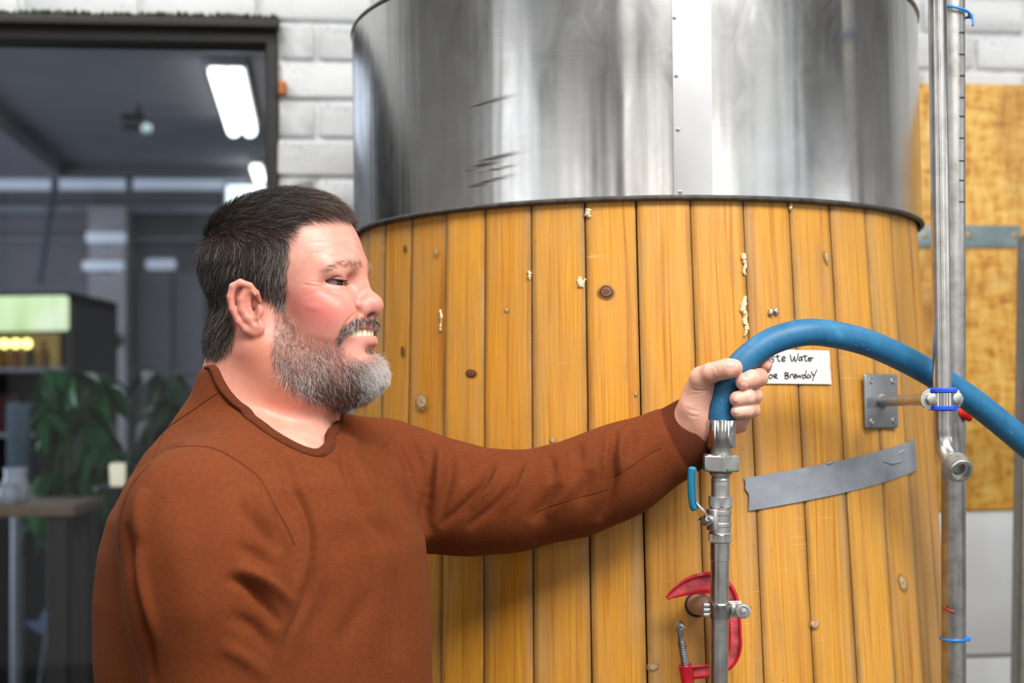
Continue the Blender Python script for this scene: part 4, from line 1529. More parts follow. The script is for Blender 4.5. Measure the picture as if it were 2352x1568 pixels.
# ------------------------------------------------------------------ taproom things seen through the glass
def leafmesh(name, L, Wd, curl, fold, mat):
    bm = bmesh.new()
    n = 6; rows = []
    for i in range(n + 1):
        u = i / n
        w = Wd * (math.sin(math.pi * min(1, u * .93 + .07)) ** .8) * (1 - .25 * u) * .5
        z = -curl * u * u
        rows.append([bm.verts.new((L * u, -w, z + fold * w)), bm.verts.new((L * u, 0, z)), bm.verts.new((L * u, w, z + fold * w))])
    for a, b in zip(rows, rows[1:]):
        for k in range(2):
            bm.faces.new((a[k], b[k], b[k + 1], a[k + 1]))
    me = bpy.data.meshes.new(name); bmesh.ops.recalc_face_normals(bm, faces=bm.faces); bm.to_mesh(me); bm.free()
    me.materials.append(mat)
    me.polygons.foreach_set('use_smooth', [True] * len(me.polygons))
    return me


def leaf_mat(name, a, b):
    t = NT(name)
    rnd = t.objinfo()['Random']
    t.set(Base_Color=t.ramp(rnd, [(0.0, a), (1.0, b)]), Roughness=0.35)
    return t.m


M_LEAF = leaf_mat('green_leaf', sr(20, 66, 30), sr(46, 124, 52))
M_LEAF2 = leaf_mat('dark_green_leaf', sr(24, 60, 40), sr(48, 100, 66))
M_STEM = plain('plant_stem', sr(72, 74, 44), 0.7)
M_POT = plain('dark_plant_pot', sr(52, 40, 38), 0.6, vary=0.1)


def plant(px_c, py_top, py_bot, halfw, d, label, mat, n, seed, L):
    q = random.Random(seed)
    base = P(px_c, 1568, d)
    e = empty('potted_plant', (base[0], base[1], 0), label, 'plant')
    lathe('pot', (base[0], base[1], 0), (0, 0, 1), [(0, .13), (.02, .135), (.30, .17), (.31, .18), (.33, .18), (.33, .165), (.30, .16)], M_POT, e, 28)
    top = P(px_c, py_top, d)[2]; low = P(px_c, py_bot, d)[2]
    hw = halfw / F * d
    stems = []
    for k in range(5):
        a = q.uniform(0, 6.28)
        tip = Vector((base[0] + math.cos(a) * hw * .5, base[1] + math.sin(a) * hw * .45, low + (top - low) * q.uniform(.45, .9)))
        pts = [Vector((base[0] + math.cos(a) * .03, base[1] + math.sin(a) * .03, .28)), Vector((base[0] + math.cos(a) * .06, base[1] + math.sin(a) * .06, low * .6 + .1)), tip]
        cp = catmull(pts, 6); stems.append(cp)
        obj_bm('stem', tube_bm(bmesh.new(), cp, [.012 - .008 * i / len(cp) for i in range(len(cp))], 8, True, False), M_STEM, e, True)
    meshes = [leafmesh('leaf', L * s, L * s * w, L * c, f, mat) for s, w, c, f in ((1, .34, .35, .25), (.85, .38, .25, .35), (1.15, .30, .5, .2))]
    made = 0
    while made < n:
        # whorls of leaves round a point
        a = q.uniform(0, 6.28); rr_ = math.sqrt(q.random())
        zz = q.random()
        wz = hw * (.55 + .45 * math.sin(math.pi * min(1, zz * .8 + .2)))
        c = Vector((base[0] + math.cos(a) * wz * rr_, base[1] + math.sin(a) * wz * rr_ * .8, low + (top - low) * zz))
        m = q.randrange(6, 9)
        rot0 = q.uniform(0, 6.28)
        tilt = Matrix.Rotation(q.uniform(-.5, .5), 3, 'X') @ Matrix.Rotation(q.uniform(-.5, .5), 3, 'Y')
        for k in range(m):
            o = bpy.data.objects.new('leaf', meshes[q.randrange(3)])
            COL.objects.link(o); o.parent = e
            o.matrix_parent_inverse = Matrix.Translation(e.location).inverted()
            r3 = tilt @ Matrix.Rotation(rot0 + k * 6.283 / m + q.uniform(-.2, .2), 3, 'Z') @ Matrix.Rotation(q.uniform(.15, .9), 3, 'Y')
            o.matrix_basis = Matrix.Translation(c) @ r3.to_4x4()
            made += 1
    return e


plant(165, 830, 1190, 105, 4.02, 'green leafy pot plant behind the glass left of the man', M_LEAF, 190, 4, .13)
plant(395, 850, 1090, 115, 4.50, 'darker green pot plant close behind the shoulder of the man', M_LEAF2, 150, 8, .13)

# lit drinks fridge at the left edge
DFR = 5.0
fx0, fx1 = -150, 165
def rbox(name, x0, y0, x1, y1, d, depth, mat, parent, bevel=0.0):
    a, b = P(x0, y0, d), P(x1, y1, d)
    c = (a + b) / 2 + np.array((0, depth / 2, 0))
    return box(name, c, (abs(b[0] - a[0]), depth, abs(a[2] - b[2])), mat, parent, None, bevel)
fb = P(10, 1000, DFR + .3)
fridge = empty('drinks_fridge', (fb[0], fb[1], 0), 'dark drinks fridge with a lit green header at the left edge', 'fridge')
M_BLK = plain('black_cabinet', (0.012, 0.012, 0.014), 0.4)
w3 = (P(fx1, 700, DFR)[0] - P(fx0, 700, DFR)[0])
cx3 = (P(fx1, 700, DFR)[0] + P(fx0, 700, DFR)[0]) / 2
zt3 = P(0, 672, DFR)[2]
bm = bmesh.new()
t_ = .03
box_bm(bm, (cx3, DFR + .55, zt3 / 2), (w3, .03, zt3))
for sx in (-1, 1):
    box_bm(bm, (cx3 + sx * (w3 / 2 - t_ / 2), DFR + .28, zt3 / 2), (t_, .55, zt3))
box_bm(bm, (cx3, DFR + .28, zt3 - .02), (w3, .55, .04)); box_bm(bm, (cx3, DFR + .28, .06), (w3, .55, .12))
obj_bm('cabinet', bm, M_BLK, fridge, False)
t = NT('lit_green_header')
g = t.noise(t.mapping(t.coord(), (9, 1, 3)), 1.0, 2, 0.5)
ecol = t.ramp(g, [(0.35, (0.38, 0.62, 0.22)), (0.55, (0.66, 0.86, 0.42)), (0.75, (0.95, 1.0, 0.80))])
t.set(Base_Color=(0.4, 0.5, 0.3, 1), Emission_Color=ecol, Emission_Strength=1.05)
rbox('header', -140, 682, 152, 758, DFR - .02, .05, t.m, fridge, .01)
M_AMBER = emit('amber_glow', (0.75, 0.42, 0.05, 1), 0.22)
rbox('back_panel', -130, 768, 135, 845, DFR + .42, .02, M_AMBER, fridge)
M_BULB = emit('yellow_bulb', (1.0, 0.86, 0.22, 1), 4.0)
for x in (-22, 10, 36, 62):
    bm = bmesh.new(); bmesh.ops.create_uvsphere(bm, u_segments=16, v_segments=10, radius=.017)
    bmesh.ops.translate(bm, verts=bm.verts, vec=PV(x, 789, DFR + .03))
    obj_bm('bulb', bm, M_BULB, fridge, True)
for k in range(3):
    rbox('shelf', -135, 846 + k * 150, 150, 852 + k * 150, DFR + .02, .5, M_RAIL, fridge)
# bottles and cartons in the fridge
for k, x in enumerate((-60, -28, 4, 36, 68, 100)):
    p = P(x, 846, DFR + .15)
    col_ = ((sr(120, 66, 14), sr(70, 50, 20), sr(130, 90, 20)))[k % 3]
    o = lathe('bottle', p, (0, 0, 1), [(0, .018), (.003, .020), (.055, .020), (.072, .009), (.095, .008), (.097, .009), (.10, .009)], plain('amber_glass', col_, 0.15), None, 16)
    tag(o, ('leftmost', 'second from the left', 'third from the left', 'third from the right', 'second from the right', 'rightmost')[k] + ' amber bottle on the upper shelf of the lit fridge', 'bottle', 'bottles in the drinks fridge')
o = rbox('red_carton', -40, 906, 44, 996, DFR + .12, .12, plain('dull_red_card', sr(104, 40, 44), 0.6), None, .004)
tag(o, 'dull red carton on the middle shelf of the lit fridge', 'carton')

# made-up black counter, added to darken the lower taproom
zc_ = P(100, 1185, 5.35)[2]
xa_, xb_ = P(240, 1300, 5.4)[0], P(560, 1300, 5.4)[0]
bar = empty('added_counter', ((xa_ + xb_) / 2, 5.75, 0), 'long black counter added to darken the low taproom behind the plants', 'counter')
box('front', ((xa_ + xb_) / 2, 5.75, (zc_ - .04) / 2), (xb_ - xa_, .5, zc_ - .04), plain('black_counter', (.010, .011, .015), .5), bar, None, .004)
box('counter_top', ((xa_ + xb_) / 2, 5.74, zc_ - .02), (xb_ - xa_ + .04, .56, .04), plain('dark_counter_top', (.03, .028, .030), .35), bar, None, .004)

# tall pale bottle column / bluish display stand
dsp = empty('display_stand', (P(40, 1000, 4.5)[0], 4.5, 0), 'pale blue display stand in front of the dark fridge', 'stand')
b = P(40, 1568, 4.5)
rbox('panel', 14, 925, 66, 1100, 4.5, .03, plain('pale_blue_board', sr(100, 122, 138), 0.6, vary=.1), dsp, .004)
zt4 = P(40, 1098, 4.5)[2]
lathe('post', (P(40, 1098, 4.5)[0], 4.515, 0), (0, 0, 1), [(0, .12), (.015, .12), (.02, .02), (zt4, .02)], M_RAIL, dsp, 20)

# table with a few pale things on it
DT = 3.5
ztab = P(80, 1158, DT)[2]
tx0, tx1 = P(-260, 1158, DT)[0], P(172, 1158, DT)[0]
table = empty('bar_table', ((tx0 + tx1) / 2, DT + .14, 0), 'wooden taproom table with a pale worn top below the plants', 'table')
box('table_top', ((tx0 + tx1) / 2, DT + .14, ztab - .015), (tx1 - tx0, .28, .03), plain('pale_table_wood', sr(150, 128, 100), 0.5, vary=.15), table, None, .004)
for sx in (0, 1):
    for sy in (.05, .23):
        box('leg', ((tx0 + .05, tx1 - .05)[sx], DT + sy, (ztab - .03) / 2), (.05, .05, ztab - .03), plain('dark_leg', (.03, .025, .022), .6), table, None, .004)
M_CHINA = plain('white_china', sr(205, 214, 226), 0.25, vary=.02)
for (x, y, r_, h_, lab) in ((36, 1118, .036, .085, 'white jug standing on the taproom table'), (20, 1150, .028, .05, 'small white cup on the taproom table in front of the jug')):
    p = P(x, 1150, DT + .12 if r_ > .03 else DT + .04)
    o = lathe('jug' if r_ > .03 else 'cup', (p[0], p[1], ztab), (0, 0, 1), [(0, r_ * .7), (.003, r_ * .8), (h_ * .4, r_), (h_ * .8, r_ * .75), (h_, r_ * .85), (h_, r_ * .75), (h_ * .3, r_ * .8)], M_CHINA, None, 24)
    tag(o, lab, 'jug' if r_ > .03 else 'cup')
# pale candle lamp beside the second plant, on a stool table
p = P(270, 1115, 3.5)
cl_ = empty('candle_lamp', p, 'small pale yellow lamp glowing between the plants and the shoulder', 'lamp')
lathe('glass', p, (0, 0, 1), [(0, .016), (.004, .018), (.05, .020), (.055, .017)], emit('candle_glow', (0.92, 0.86, 0.55, 1), .75), cl_, 20)
lathe('lamp_stand', (p[0], p[1], 0), (0, 0, 1), [(0, .11), (.012, .11), (.016, .012), (p[2] - .012, .012), (p[2] - .01, .06), (p[2], .06)], M_BLK, cl_, 20)

# white shell chair below the plants
cp = P(172, 1420, 4.8)
M_SHELL = plain('pale_blue_plastic', sr(150, 168, 196), 0.4, vary=.03)
ch = empty('shell_chair', (cp[0], cp[1], 0), 'small pale shell chair low down in the dark taproom', 'chair')
bm = bmesh.new(); rows = []
for i in range(13):
    u = i / 12
    row = []
    for k in range(9):
        v = k / 8 * 2 - 1
        y = .20 - .42 * u if u < .6 else -.052 - .10 * (u - .6)
        zz = .02 * math.cos(u * 5) + (0 if u < .55 else (u - .55) * .62)
        row.append(bm.verts.new((cp[0] + v * (.125 - .03 * max(0, u - .6)), cp[1] - .13 + .27 * u, cp[2] - .05 + zz * .45 + .05 * abs(v) ** 2.5 * (1 if u < .7 else .4))))
    rows.append(row)
for a, b in zip(rows, rows[1:]):
    for k in range(8):
        bm.faces.new((a[k], a[k + 1], b[k + 1], b[k]))
r_ = bmesh.ops.solidify(bm, geom=bm.faces[:], thickness=.006)
obj_bm('shell', bm, M_SHELL, ch, True, 60)
for sx in (-1, 1):
    for sy in (-1, 1):
        tube('leg', [(cp[0] + sx * .07, cp[1] + sy * .06, cp[2] - .04), (cp[0] + sx * .15, cp[1] + sy * .14, 0)], .012, M_BLK, ch, 10)

# small things on the taproom's far wall
M_PALEGLOW = emit('pale_glow', sr(190, 205, 228), 0.55)  # pale blurs of unknown kind, built as weakly glowing boxes
for (x0, y0, x1, y1, lab) in ((196, 532, 288, 556, 'upper left pale glowing box on the taproom pillar'), (188, 598, 284, 620, 'lower left pale glowing box on the taproom pillar'), (334, 594, 402, 618, 'right hand pale glowing box beside the taproom pillar')):
    e = empty('glow_box', wp(*tpt((x0 + x1) / 2, y1, TB - .26), -TB + .25), lab, 'lamp')
    off = TB - .28 if x0 < 300 else TB - .08
    tbox('glow_face', x0, y0, x1, y1, off, .05, M_PALEGLOW, e, .012)
    tbox('wall_plate', x0 + 30, y0 + 4, x1 - 30, y1 + 6, off + .05, .03, M_RAIL, e, .004)
M_TEAL = plain('teal_paint', sr(58, 92, 104), .5)
pa, pb = wp(*tpt(124, 428, TB - .16), -TB + .16), wp(*tpt(92, 640, TB - .16), -TB + .16)
tl_ = empty('teal_pipe', pb, 'thin teal pipe slanting down the taproom wall below the lit strip', 'pipe')
tube('tube', [pa, (pa + pb) / 2, pb], .014, M_TEAL, tl_, 12)
lathe('pipe_cap', pb, (pb - pa), [(0, .018), (.02, .018), (.022, .014)], M_TEAL, tl_, 12)
so_ = empty('dark_disc', wp(*tpt(262, 782, TB - .24), -TB + .24), 'dark round disc on the taproom pillar left of the head', 'plate')
lathe('disc', wp(*tpt(262, 782, TB - .24), -TB + .22), WN, [(0, .035), (.012, .035), (.02, .028), (.03, .012)], plain('dark_disc_brown', sr(70, 58, 54), .5), so_, 20)  # dark round spot of unknown kind, built as a plain disc
# ------------------------------------------------------------------ organic surfaces: distance fields meshed with surface nets
def smin(a, b, k):
    h = np.maximum(k - np.abs(a - b), 0.0) / k
    return np.minimum(a, b) - h * h * k * 0.25


def smax(a, b, k):
    return -smin(-a, -b, k)


def f_sph(p, c, r):
    return np.linalg.norm(p - np.asarray(c), axis=1) - r


def f_ell(p, c, s, rot=None):
    q = p - np.asarray(c)
    if rot is not None:
        q = q @ np.asarray(rot)          # columns of rot: local axes
    s = np.asarray(s)
    k0 = np.linalg.norm(q / s, axis=1)
    k1 = np.linalg.norm(q / (s * s), axis=1) + 1e-9
    return k0 * (k0 - 1.0) / k1


def f_cap(p, a, b, ra, rb):
    a = np.asarray(a); b = np.asarray(b)
    ba = b - a
    t = np.clip((p - a) @ ba / (ba @ ba), 0, 1)
    return np.linalg.norm(p - a - t[:, None] * ba, axis=1) - (ra + (rb - ra) * t)


def f_chain(p, pts, k=0.0):
    """pts: (xyz, r) list"""
    d = None
    for (a, ra), (b, rb) in zip(pts, pts[1:]):
        e = f_cap(p, a, b, ra, rb)
        d = e if d is None else (np.minimum(d, e) if k == 0 else smin(d, e, k))
    return d


def sdf_mesh(f, lo, hi, h, slack=1.6):
    lo = np.asarray(lo, float); hi = np.asarray(hi, float)
    B = 8
    n = np.ceil((hi - lo) / h / B).astype(int) * B
    nx, ny, nz = n
    V = np.full((nx, ny, nz), 1.0, np.float32)
    nb = n // B
    bi = np.stack(np.meshgrid(*[np.arange(k) for k in nb], indexing='ij'), -1).reshape(-1, 3)
    cen = lo + (bi * B + (B - 1) / 2) * h
    dc = np.concatenate([f(c) for c in np.array_split(cen, max(1, len(cen) // 200000))])
    rad = B * h * math.sqrt(3) / 2 * slack
    near = np.abs(dc) < rad
    sgn = np.where(dc < 0, -1.0, 1.0).astype(np.float32).reshape(nb)
    V[:] = np.repeat(np.repeat(np.repeat(sgn, B, 0), B, 1), B, 2)
    act = bi[near]
    loc = np.stack(np.meshgrid(*[np.arange(B)] * 3, indexing='ij'), -1).reshape(-1, 3)
    for ch in np.array_split(act, max(1, len(act) // 400)):
        idx = (ch[:, None, :] * B + loc[None]).reshape(-1, 3)
        d = f(lo + idx * h)
        V[idx[:, 0], idx[:, 1], idx[:, 2]] = d
    # surface nets
    ins = V < 0
    c = ins[:-1, :-1, :-1].astype(np.int8)
    cnt = np.zeros_like(c)
    for dx in (0, 1):
        for dy in (0, 1):
            for dz in (0, 1):
                cnt += ins[dx:nx - 1 + dx, dy:ny - 1 + dy, dz:nz - 1 + dz]
    actv = (cnt > 0) & (cnt < 8)
    ci = np.argwhere(actv)
    index = np.full(actv.shape, -1, np.int32)
    index[ci[:, 0], ci[:, 1], ci[:, 2]] = np.arange(len(ci))
    acc = np.zeros((len(ci), 3)); num = np.zeros(len(ci))
    cor = [(0, 0, 0), (1, 0, 0), (0, 1, 0), (1, 1, 0), (0, 0, 1), (1, 0, 1), (0, 1, 1), (1, 1, 1)]
    vals = [V[ci[:, 0] + a, ci[:, 1] + b, ci[:, 2] + c_] for a, b, c_ in cor]
    for i in range(8):
        for ax in range(3):
            j = i | (1 << ax)
            if i == j: continue
            va, vb = vals[i], vals[j]
            m = (va < 0) != (vb < 0)
            if not m.any(): continue
            t = va[m] / (va[m] - vb[m])
            acc[m] += np.asarray(cor[i]) + t[:, None] * (np.asarray(cor[j]) - np.asarray(cor[i]))
            num[m] += 1
    verts = lo + (ci + acc / num[:, None]) * h
    faces = []
    for ax in range(3):
        o1, o2 = [(1, 2), (2, 0), (0, 1)][ax]
        sl0 = [slice(None)] * 3; sl1 = [slice(None)] * 3
        sl0[ax] = slice(0, -1); sl1[ax] = slice(1, None)
        a = ins[tuple(sl0)]; b = ins[tuple(sl1)]
        e = np.argwhere(a != b)
        ok = (e[:, o1] > 0) & (e[:, o2] > 0) & (e[:, o1] < n[o1] - 1) & (e[:, o2] < n[o2] - 1)
        e = e[ok]
        q = []
        for d1, d2 in ((1, 1), (0, 1), (0, 0), (1, 0)):
            k = e.copy(); k[:, o1] -= d1; k[:, o2] -= d2
            q.append(index[k[:, 0], k[:, 1], k[:, 2]])
        q = np.stack(q, 1)
        flip = ~ins[e[:, 0], e[:, 1], e[:, 2]]
        q[flip] = q[flip][:, ::-1]
        faces.append(q)
    faces = np.concatenate(faces)
    faces = faces[(faces >= 0).all(1)]
    return verts, faces


def vnormals(V, Fq):
    n = np.cross(V[Fq[:, 2]] - V[Fq[:, 0]], V[Fq[:, 3]] - V[Fq[:, 1]])
    out = np.zeros_like(V)
    for k in range(4):
        np.add.at(out, Fq[:, k], n)
    return out / (np.linalg.norm(out, axis=1, keepdims=True) + 1e-12)


def relax(V, Fq, it=2, lam=0.5):
    e = np.concatenate([Fq[:, [0, 1]], Fq[:, [1, 2]], Fq[:, [2, 3]], Fq[:, [3, 0]]])
    e = np.concatenate([e, e[:, ::-1]])
    deg = np.bincount(e[:, 0], minlength=len(V)).astype(float)[:, None]
    for _ in range(it):
        s = np.stack([np.bincount(e[:, 0], weights=V[e[:, 1], k], minlength=len(V)) for k in range(3)], 1)
        V = V + lam * (s / deg - V)
    return V


def seg_dist(p, line):
    """distance of 2D points p to a polyline, and the parameter 0..1 along it"""
    line = np.asarray(line, float)
    best = np.full(len(p), 1e9); par = np.zeros(len(p))
    L = np.concatenate([[0], np.cumsum(np.linalg.norm(np.diff(line, axis=0), axis=1))])
    for i in range(len(line) - 1):
        a, b = line[i], line[i + 1]
        ba = b - a
        t = np.clip((p - a) @ ba / (ba @ ba), 0, 1)
        d = np.linalg.norm(p - a - t[:, None] * ba, axis=1)
        m = d < best
        best[m] = d[m]; par[m] = (L[i] + t[m] * (L[i + 1] - L[i])) / L[-1]
    return best, par


def in_poly(p, poly, soft=0.0):
    """signed-ish mask of 2D points in a polygon; with soft>0 a smooth edge of that width (pixels)"""
    poly = np.asarray(poly, float)
    x, y = p[:, 0], p[:, 1]
    ins = np.zeros(len(p), bool)
    j = len(poly) - 1
    for i in range(len(poly)):
        xi, yi = poly[i]; xj, yj = poly[j]
        m = ((yi > y) != (yj > y))
        with np.errstate(divide='ignore', invalid='ignore'):
            xx = (xj - xi) * (y - yi) / (yj - yi + 1e-12) + xi
        ins ^= m & (x < xx)
        j = i
    if soft <= 0:
        return ins.astype(float)
    d, _ = seg_dist(p, np.vstack([poly, poly[:1]]))
    return np.clip(0.5 + np.where(ins, d, -d) / soft, 0, 1)


def sstep(x, a, b):
    t = np.clip((x - a) / (b - a), 0, 1)
    return t * t * (3 - 2 * t)
# ------------------------------------------------------------------ the man
PSI = R(13.0)
FW = np.array((math.cos(PSI), -math.sin(PSI), 0.0))         # where the face looks
RG = np.array((-math.sin(PSI), -math.cos(PSI), 0.0))        # his right, towards the camera
ZZ = np.array((0., 0., 1.))
HC0 = P(650, 700, 1.65)
BAS = np.stack([FW, RG, ZZ], 1)                               # columns: head axes


def hp(px, py, L=0.0):
    """Head coordinates (forward, right, up) of the point seen at a pixel on the sagittal plane shifted L metres to his right."""
    p = on_plane(px, py, HC0 + RG * L, RG)
    q = (p - HC0) @ BAS
    return np.array((q[0], L, q[2]))


def to_world(q):
    return np.asarray(q) @ BAS.T + HC0


def to_head(p):
    return (np.asarray(p) - HC0) @ BAS


def rotm(ax, ang):
    return np.array(Matrix.Rotation(ang, 3, Vector(ax)))


EYE = hp(766, 651, .0315)
EYE_R = 0.0122


def f_head(q):
    m = q.copy(); m[:, 1] = np.abs(m[:, 1])
    d = f_ell(m, hp(630, 598), (.0835, .0745, .0735))
    d = smin(d, f_ell(m, hp(706, 585), (.0575, .0600, .062)), .035)
    d = smin(d, f_ell(m, hp(748, 690), (.045, .0560, .075)), .030)
    d = smin(d, f_ell(m, hp(700, 800), (.075, .0560, .055)), .030)             # cheeks and lower face
    d = smin(d, f_ell(m, hp(806, 778), (.0265, .034, .034)), .018)             # muzzle
    d = smin(d, f_chain(m, [(hp(598, 790, .050), .020), (hp(700, 868, .040), .022), (hp(815, 872, .012), .019)]), .030)
    d = smin(d, f_ell(m, hp(836, 848), (.0165, .022, .021)), .014)             # chin
    d = smin(d, f_ell(m, hp(710, 872), (.062, .046, .036)), .035)              # soft under-chin
    # neck and nape
    neck = f_chain(m, [(hp(604, 770), .060), (hp(622, 930), .0655), (hp(612, 1075), .080)])
    neck = smin(neck, f_cap(m, hp(598, 805, .056), hp(722, 1020, .018), .013, .011), .025)
    neck = smin(neck, f_cap(m, hp(562, 835, .02), hp(528, 980, .03), .032, .052), .04)
    d = smin(d, neck, .030)
    # cheekbones and smile cheeks
    d = smin(d, f_sph(m, hp(728, 694, .0450), .0190), .024)
    d = smin(d, f_ell(m, hp(771, 722, .0370), (.0215, .0190, .0230)), .016)
    d = smin(d, f_ell(m, hp(742, 745, .0415), (.022, .0165, .026)), .022)
    # brow
    d = smin(d, f_chain(m, [(hp(806, 614, .006), .0080), (hp(788, 612, .024), .0094), (hp(762, 622, .0440), .0098)]), .018)
    # eye hollows
    d = smax(d, -f_ell(m, hp(812, 647, .0240), (.0120, .0090, .0080)), .012)
    d = smax(d, -f_ell(m, hp(774, 650, .0590), (.0175, .0105, .0065)), .010)
    # eyelids
    lid = f_sph(m, EYE, .0142)
    lid = smin(lid, f_ell(m, EYE + np.array((-.003, .002, -.0100)), (.0135, .0135, .0055)), .005)
    d = smin(d, lid, .0055)
    ap = f_ell(m, EYE + np.array((.0045, .0030, .0006)), (.0180, .0200, .0031), rotm((0, 1, 0), 0.14))
    d = smax(d, -ap, .0012)
    # nose
    d = smin(d, f_chain(m, [(hp(808, 632), .0080), (hp(826, 660), .0092), (hp(842, 684), .0094)], .006), .012)
    d = smin(d, f_sph(m, hp(857, 702), .0106), .010)
    d = smin(d, f_ell(m, hp(845, 699, .0060), (.012, .0085, .010)), .010)
    d = smin(d, f_ell(m, hp(829, 708, .0135), (.0098, .0066, .0088)), .0050)
    d = smin(d, f_chain(m, [(hp(862, 716), .0048), (hp(846, 727), .0050)]), .005)
    d = smax(d, -f_ell(m, hp(846, 722, .0072), (.0075, .0034, .0040)), .003)
    d = smax(d, -f_chain(m, [(hp(817, 714, .0225), .0026), (hp(801, 734, .0305), .0036), (hp(785, 758, .0355), .0034), (hp(776, 782, .0380), .0026)]), .009)   # fold beside the nose
    # lips and mouth
    d = smin(d, f_chain(m, [(hp(788, 770, .0285), .0036), (hp(818, 757, .0190), .0050), (hp(844, 748, .0065), .0056), (hp(847, 749, 0), .0050)], .004), .006)
    d = smin(d, f_chain(m, [(hp(790, 781, .0275), .0034), (hp(822, 788, .0185), .0052), (hp(845, 789, .0060), .0062), (hp(847, 789, 0), .0062)], .004), .006)
    slot = f_ell(m, hp(823, 768), (.0215, .0430, .0060), rotm((0, 1, 0), -0.10))
    d = smax(d, -slot, .0022)
    d = smax(d, -f_ell(m, hp(856, 806), (.0040, .016, .0045)), .010)
    # ears
    e = f_ell(m, hp(563, 704, .0800), (.0178, .0042, .0295), rotm((0, 1, 0), -0.16) @ rotm((0, 0, 1), 0.20))
    e = smin(e, f_ell(m, hp(588, 752, .0785), (.0105, .0046, .0098)), .005)
    anti = [(hp(563, 668, .0830), .0034), (hp(553, 688, .0850), .0044), (hp(555, 712, .0845), .0046), (hp(567, 731, .0825), .0048), (hp(577, 735, .0810), .0040)]
    e = smin(e, f_chain(m, anti, .002), .0035)
    e = smax(e, -f_ell(m, hp(577, 700, .0880), (.0072, .0105, .0150), rotm((0, 1, 0), -.22)), .0025)
    e = smax(e, -f_cap(m, hp(583, 735, .0860), hp(588, 740, .0840), .0030, .0024), .003)
    helix = [(hp(596, 692, .0680), .0032), (hp(589, 673, .0765), .0034), (hp(574, 656, .0830), .0036), (hp(552, 649, .0870), .0042), (hp(535, 658, .0885), .0043), (hp(529, 682, .0885), .0041),
             (hp(534, 710, .0875), .0038), (hp(548, 738, .0850), .0038), (hp(565, 757, .0815), .0042), (hp(582, 764, .0790), .0046)]
    e = smin(e, f_chain(m, helix, .002), .0025)
    e = smin(e, f_ell(m, hp(597, 714, .0785), (.0050, .0042, .0070)), .004)
    d = smin(d, e, .006)
    return d


def grooves(V, N, px, near, items):
    """displace along the normal by strokes drawn on the visible side: (polyline px, width px, depth m)"""
    disp = np.zeros(len(V))
    for line, w, a in items:
        line = catmull(line, 5) if len(line) > 2 else np.asarray(line, float)
        lo = line.min(0) - 3 * w; hi = line.max(0) + 3 * w
        k = np.where((px[:, 0] > lo[0]) & (px[:, 0] < hi[0]) & (px[:, 1] > lo[1]) & (px[:, 1] < hi[1]) & (near > 0.01))[0]
        if not len(k): continue
        d, t = seg_dist(px[k], line)
        fade = np.clip(np.sin(np.pi * t), 0, 1) ** .8
        disp[k] += a * np.exp(-(d / w) ** 2) * fade * near[k]
    return V + N * disp[:, None]


# ------------------------------------------------------------------ torso, arms and hands (world coordinates)
TPSI = R(18.0)
TF = np.array((math.cos(TPSI), -math.sin(TPSI), 0.0)); TR = np.array((-math.sin(TPSI), -math.cos(TPSI), 0.0))
T0 = np.array((-0.278, 1.62, 0.0))
rows_ = [(985, 480, 780, .085), (1040, 395, 850, .140), (1100, 322, 915, .178), (1170, 280, 950, .198), (1250, 258, 975, .207), (1350, 247, 984, .210), (1480, 250, 990, .212), (1568, 262, 992, .212), (1800, 285, 996, .206), (2060, 305, 975, .198)]
tz_, tc_, ta_, tb_ = [], [], [], []
for (py, l, r, b) in rows_:
    a_, b2 = P(l, py, 1.62), P(r, py, 1.62)
    E = (b2[0] - a_[0]) / 2
    tz_.append((a_[2] + b2[2]) / 2); tc_.append(((a_[0] + b2[0]) / 2 - T0[0]) / math.cos(TPSI))
    ta_.append(math.sqrt(max(E * E - (b * math.sin(TPSI)) ** 2, .0004)) / math.cos(TPSI)); tb_.append(b)
tz_, tc_, ta_, tb_ = [np.array(x)[::-1] for x in (tz_, tc_, ta_, tb_)]


def f_torso(p, grow=0.0):
    z = p[:, 2]
    c = np.interp(z, tz_, tc_); a = np.interp(z, tz_, ta_) + grow; b = np.interp(z, tz_, tb_) + grow
    q = p - T0
    x = q @ TF - c; y = q @ TR
    k0 = np.sqrt((x / a) ** 2 + (y / b) ** 2); k1 = np.sqrt((x / a ** 2) ** 2 + (y / b ** 2) ** 2) + 1e-6
    d = k0 * (k0 - 1) / k1
    d = np.where(k0 < .3, -np.minimum(a, b) * .7, d)
    return smax(smax(d, z - tz_[-1] - .0, .03), tz_[0] - z, .02)


PP = lambda *s: [(P(x, y, d), r) for x, y, d, r in s]
NEAR_ARM = PP((462, 1205, 1.455, .0770), (490, 1285, 1.440, .0815), (500, 1400, 1.43, .0800), (508, 1600, 1.42, .0660), (520, 1740, 1.425, .0560), (610, 1900, 1.41, .049), (700, 2040, 1.40, .043))
FAR_ARM = PP((885, 1112, 1.79, .0770), (1000, 1136, 1.775, .0655), (1090, 1152, 1.764, .0590), (1190, 1150, 1.755, .0545), (1320, 1122, 1.745, .0530), (1420, 1082, 1.738, .0510), (1530, 1026, 1.730, .0470))


def f_sweater0(p):
    d = f_torso(p)
    yoke = smin(f_cap(p, P(580, 1046, 1.60), P(452, 1190, 1.462), .048, .074), f_cap(p, P(690, 1005, 1.69), P(885, 1112, 1.79), .045, .074), .03)
    yoke = smin(yoke, f_cap(p, P(536, 922, 1.660), P(455, 1102, 1.60), .040, .066), .03)
    yoke = smin(yoke, f_cap(p, P(640, 1128, 1.60), P(800, 1150, 1.66), .052, .065), .03)
    d = smin(d, yoke, .035)
    d = smin(d, f_chain(p, FAR_ARM, .03), .030)
    d = smin(d, f_chain(p, NEAR_ARM, .03), .018)
    return d


